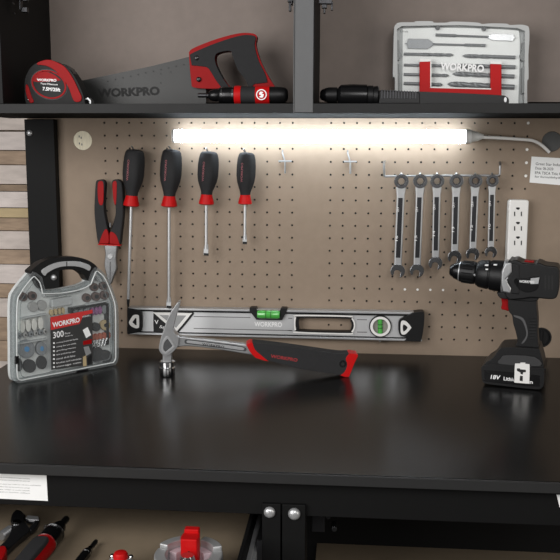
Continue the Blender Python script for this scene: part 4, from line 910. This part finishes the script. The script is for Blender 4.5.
for kind, a, b, r, lb in bits:
    a_, b_ = pt(BF, *a, -.0068), pt(BF, *b, -.0068); d = (b_ - a_); Ln = d.length; ax = d.normalized(); pm = 510.0
    up2 = V((0, -1, 0)).cross(ax) ; up2 = up2 if up2.z > 0 else -up2
    o = thing('spade_bit' if kind == 'spade' else 'twist_drill', a_, lb, 'drill bit')
    if kind == 'spade':
        Fx = Frame(a_, ax, ax.cross(V((0, 1, 0)))); s = 1
        if Fx.n.y > 0: Fx = Frame(a_, ax, -Fx.v)
        W = r/pm; q = .36
        MB().plate([[(0, 0), (.004, .0012), (.006, W), (Ln*q*.8, W), (Ln*q, .0016), (Ln*q, -.0016), (Ln*q*.8, -W), (.006, -W), (.004, -.0012)]], Fx, -.001, .001).build('blade', BITM if a[0] < 450 else SATIN, o, bevel=.0003)
        MB().lathe(a_ + ax*Ln*q*.95, b_, [(0, .0018), (.6, .0018), (.62, .0026), (1, .0026)], 12).build('shank', BITM, o)
    else:
        R = r/pm; n1 = 34; sg = 14; x = ax.orthogonal().normalized(); y = ax.cross(x); vs = []; fs = []
        for i in range(n1):
            tt = i/(n1 - 1); rr_ = R*min(1, .15 + tt*9)
            for j in range(sg):
                an = 2*math.pi*j/sg; e = 1 - .42*max(0, math.cos(2*an - tt*16))**2
                vs.append(a_ + ax*Ln*.62*tt + (x*math.cos(an) + y*math.sin(an))*rr_*e)
        for i in range(n1 - 1):
            for j in range(sg):
                j2 = (j+1) % sg; fs.append([i*sg+j, i*sg+j2, (i+1)*sg+j2, (i+1)*sg+j])
        MB().add(vs, fs).build('flute', BITM, o)
        MB().lathe(a_ + ax*Ln*.61, b_, [(0, R*.9), (1, R*.9)], 12).build('shank', BITM, o)

# ================================================================== BLACK TOOL ON THE RIGHT SHELF
KF = wall_plane(-.205); mm = 850/1.525
kz = ZS + 11.2/mm
bt_ = thing('power_tool', pt(KF, 410, 107), 'long black power tool with a ribbed grip lying before the bit case', 'tool')
A = pt(KF, 320, 95); B = pt(KF, 420, 98); A.z = kz - .003; B.z = kz - .006
L = (B - A).length; ax = (B - A).normalized(); t = lambda x: (x - 320)/100
def seg2(x0, x1, prof, m, name): return MB().lathe(A + ax*L*t(x0), A + ax*L*t(x1), [(a, b/mm) for a, b in prof], 26).build(name, m, bt_)
seg2(320, 326, [(0, 3), (.3, 5), (1, 6.5)], GLOSSB, 'nose')
seg2(326, 338, [(0, 6.6), (.3, 7.4), (.9, 7.4), (1, 6)], BLACKP, 'front_collar')
seg2(338, 367, [(0, 7), (.1, 9.8), (.5, 10.6), (1, 10.4)], GLOSSB, 'motor_body')
seg2(367, 379, [(0, 8.6), (.1, 9.6), (.5, 9.6), (.55, 8.8), (.9, 9.4), (1, 8)], BLACKP, 'rear_collar')
gk = MB().plate([cz(KF, [(378, 90.4), (420, 92.4), (420, 110), (378, 110)])], KF, -.010, .010).build('ribbed_grip', BLACKP, bt_, bevel=.003)
for i in range(13):
    x = 381 + i*2.8; MB().pxplate([[(x, 89.8 + (x - 378)*.05), (x + 1.5, 89.9 + (x - 378)*.05), (x + 1.5, 99), (x, 99)]], KF, -.0105, .0108).build('rib', DARKMET, gk, bevel=.0005)
MB().plate([cz(KF, curve([(417, 91.8, 1), (460, 93.4), (500, 95.6), (505, 96.8), (508, 100), (507.5, 110, 1), (417, 110, 1)], 4))], KF, -.009, .009).build('tail_bar', BLACKP, bt_, bevel=.003, seg=3)
MB().pxplate([ell(504.4, 100, 1.4, 2.6, 14)], KF, .009, .0094).build('end_slot', SATIN, bt_)

# ================================================================== TOOLS IN THE DRAWER
def dz(x, y, r=0.0):
    F = floor_plane(ZD + r); q = F.px(x, y); return V((q[0], q[1], ZD + r))
# big ratchet driver
R0 = .0160
A, B = dz(66.6, 518.4, R0), dz(17, 578, R0); L = (B - A).length; ax = (B - A).normalized()
dd = thing('ratchet_screwdriver', dz(40, 550), 'large black and red ratchet driver lying in the drawer', 'screwdriver')
def seg3(a, b, prof, m, name): return MB().lathe(A + ax*L*a, A + ax*L*b, prof, 28).build(name, m, dd)
seg3(0, .16, [(0, .0042), (.06, .0048), (1, .0048)], BLACKP, 'bit')
seg3(.13, .27, [(0, .0070), (.3, .0095), (.7, .0100), (1, .0118)], GLOSSB, 'chuck')
s3 = seg3(.265, .47, [(0, .0130), (.06, .0142), (.5, .0146), (1, .0148)], GLOSSB, 'selector')
MB().lathe(A + ax*L*.272, A + ax*L*.284, [(0, .0149), (1, .0149)], 28).build('steel_ring', CHROME, s3)
MB().lathe(A + ax*L*.458, A + ax*L*.470, [(0, .0154), (1, .0154)], 28).build('steel_ring', CHROME, s3)
MB().lathe(A + ax*L*.20 + V((-.010, 0, .004)), A + ax*L*.25 + V((-.013, 0, .006)), [(0, .0025), (1, .0040)], 12).build('lock_tab', CHROME, s3)
g3 = seg3(.470, 1.0, [(0, .0148), (.1, .0152), (.5, .0140), (.9, .0148), (1, .010)], RED, 'handle')
x3 = ax.cross(V((0, 0, 1))).normalized()
G3 = Frame(A + ax*L*.54, x3, ax)
if G3.n.z < 0: G3 = Frame(A + ax*L*.54, -x3, ax)
MB().plate([curve([(-.011, .40*L, 1), (-.0115, .1*L), (-.0105, .0*L), (-.005, -.035*L), (.005, -.035*L), (.0105, .0), (.0115, .1*L), (.011, .40*L, 1)], 4)], G3, .008, .0158).build('grip_pad', RUBBER, g3, bevel=.003)
# adjustable wrench
AF_ = floor_plane(ZD + .016)
aw = thing('adjustable_wrench', dz(20, 525), 'dark adjustable wrench with a red handle end in the left of the drawer', 'wrench')
def dpl(l, n0, n1, m, name, par, bv=.0015, k=4): return MB().pxplate([curve(l, k)], AF_, n0, n1).build(name, m, par, bevel=bv)
hd4 = dpl([(12.2, 513.4), (16, 509.6), (20.8, 510, 1), (25.6, 514.6, 1), (23.4, 518.6, 1), (27.6, 524.6), (30, 529.8), (23, 536), (14, 544), (6, 552), (-4, 564), (-14, 560), (-4, 549), (6, 539), (11, 529), (10.6, 520)], -.009, .0, DARKMET, 'body', aw, .002)
dpl([(25.0, 518.4, 1), (27, 514.2, 1), (38.6, 515.4, 1), (39.4, 519), (36.6, 525.4), (30.6, 529.2), (28.4, 526.6, 1), (33, 522.6), (34.4, 519.4, 1)], -.008, -.001, DARKMET, 'jaw', aw)
MB().pxplate([[(25.6, 517.6), (27.4, 514.8), (38.4, 515.8), (38.8, 519.6), (30, 519.4)]], AF_, -.004, -.0005).build('jaw_face', SATIN, aw, bevel=.0006)
MB().lathe(dz(16.4, 524.2, .014), dz(16.4, 524.2, .014) + V((0, 0, .005)), [(0, .0068), (.6, .0068), (1, .005)], 20).build('pivot', CHROME, aw)
MB().lathe(dz(1, 536.5, .010), dz(11, 529.5, .010), [(i/12, .0072 if i % 2 else .0058) for i in range(13)], 16).build('knurl_screw', WIRE, aw)
MB().pxplate([curve([(7, 550.5), (1, 547.6), (-10, 558), (-10, 577), (2, 562)], 3)], AF_, -.012, .003).build('red_sleeve', RED, aw, bevel=.003)
# precision driver
A, B = dz(96.2, 541, .0065), dz(70, 574, .0065); L = (B - A).length; ax = (B - A).normalized()
pd = thing('precision_screwdriver', dz(85, 556), 'thin black precision screwdriver lying in the drawer beside the large ratchet driver', 'screwdriver')
MB().lathe(A, A + ax*L*.30, [(0, .0026), (.1, .0032), (1, .0032)], 14).build('bit', BLACKP, pd)
MB().lathe(A + ax*L*.24, A + ax*L*.31, [(0, .004), (1, .0042)], 14).build('sleeve', CHROME, pd)
MB().lathe(A + ax*L*.30, A + ax*L*1.0, [(0, .0046), (.08, .0062), (.25, .0066), (1, .0062)], 18).build('handle', GLOSSB, pd)
MB().lathe(A + ax*L*.40, A + ax*L*.42, [(0, .0068), (1, .0068)], 18).build('steel_ring', CHROME, pd)
# little red and silver tool
c = dz(121, 571, 0)
rt_ = thing('tube_cutter', c, 'small red topped silver tool at the front edge of the drawer', 'cutter')
MB().lathe(c, c + V((0, 0, .018)), [(0, .0165), (.7, .0165), (.9, .015), (1, .012)], 26).build('body', SATIN, rt_)
MB().lathe(c + V((0, 0, .017)), c + V((0, 0, .027)), [(0, .0095), (.6, .0095), (.9, .008), (1, .005)], 20).build('knob', REDB, rt_)
for s in (-1, 1): MB().ball(c + V((s*.0125, .004, .018)), .0035).build('screw', CHROME, rt_)
# round silver tool with a red block
h_ = .045; q = floor_plane(ZD + h_).px(188.5, 550); c = V((q[0], q[1], ZD)); RR = .0435
st_ = thing('pipe_cutter', c, 'round silver tool with a tall red block at its centre in the drawer', 'cutter')
SIL = mat('cast_silver', 'b3b4b4', .4, .55, var=.1)
FC = Frame(c, (1, 0, 0), (0, 1, 0))
def arc(a0, a1, r0, r1, z0, z1, m, name, bv=.002):
    n = 18; o = [(r1*math.cos(math.radians(a0 + (a1-a0)*i/n)), r1*math.sin(math.radians(a0 + (a1-a0)*i/n))) for i in range(n+1)] + [(r0*math.cos(math.radians(a1 + (a0-a1)*i/n)), r0*math.sin(math.radians(a1 + (a0-a1)*i/n))) for i in range(n+1)]
    return MB().plate([o], FC, z0, z1).build(name, m, st_, bevel=bv)
arc(20, 72, RR*.72, RR, .0006, h_, SIL, 'jaw_arm'); arc(108, 160, RR*.72, RR, .0006, h_, SIL, 'jaw_arm')
arc(-72, 18, RR*.66, RR*1.0, .0006, h_*.9, SIL, 'body_wall'); arc(162, 252, RR*.66, RR*1.0, .0006, h_*.9, SIL, 'body_wall')
MB().lathe(c + V((0, 0, .0006)), c + V((0, 0, .012)), [(0, RR*.9), (1, RR*.9)], 30).build('base', SIL, st_)
arc(25, 80, RR*.45, RR*.71, .012, h_*.8, PINK, 'lining', .001); arc(100, 155, RR*.45, RR*.71, .012, h_*.8, PINK, 'lining', .001)
bk = MB().plate([curve([(-.0105, .002, 1), (-.0120, .012), (-.0105, .024, 1), (.0105, .024, 1), (.0120, .012), (.0105, .002, 1)], 3)], FC, .010, h_ + .013).build('red_block', REDB, st_, bevel=.002)
MB().plate([[(-.0095, .020), (.0095, .020), (.0095, .031), (-.0095, .031)]], FC, .012, h_ + .018).build('red_tab', REDB, bk, bevel=.0015)
MB().lathe(c + V((0, .0015, h_*.9)), c + V((0, -.0005, h_*.9)), [(0, .002), (1, .002)], 12).build('pin', INK, bk)
MB().lathe(c + V((.001, -.012, .01)), c + V((.001, -.012, h_*.98)), [(0, .010), (.8, .010), (1, .008)], 18).build('wheel', CHROME, st_)
MB().lathe(c + V((.022, -.020, .012)), c + V((.022, -.020, h_*.80)), [(0, .009), (1, .008)], 16).build('red_knob', REDB, st_)
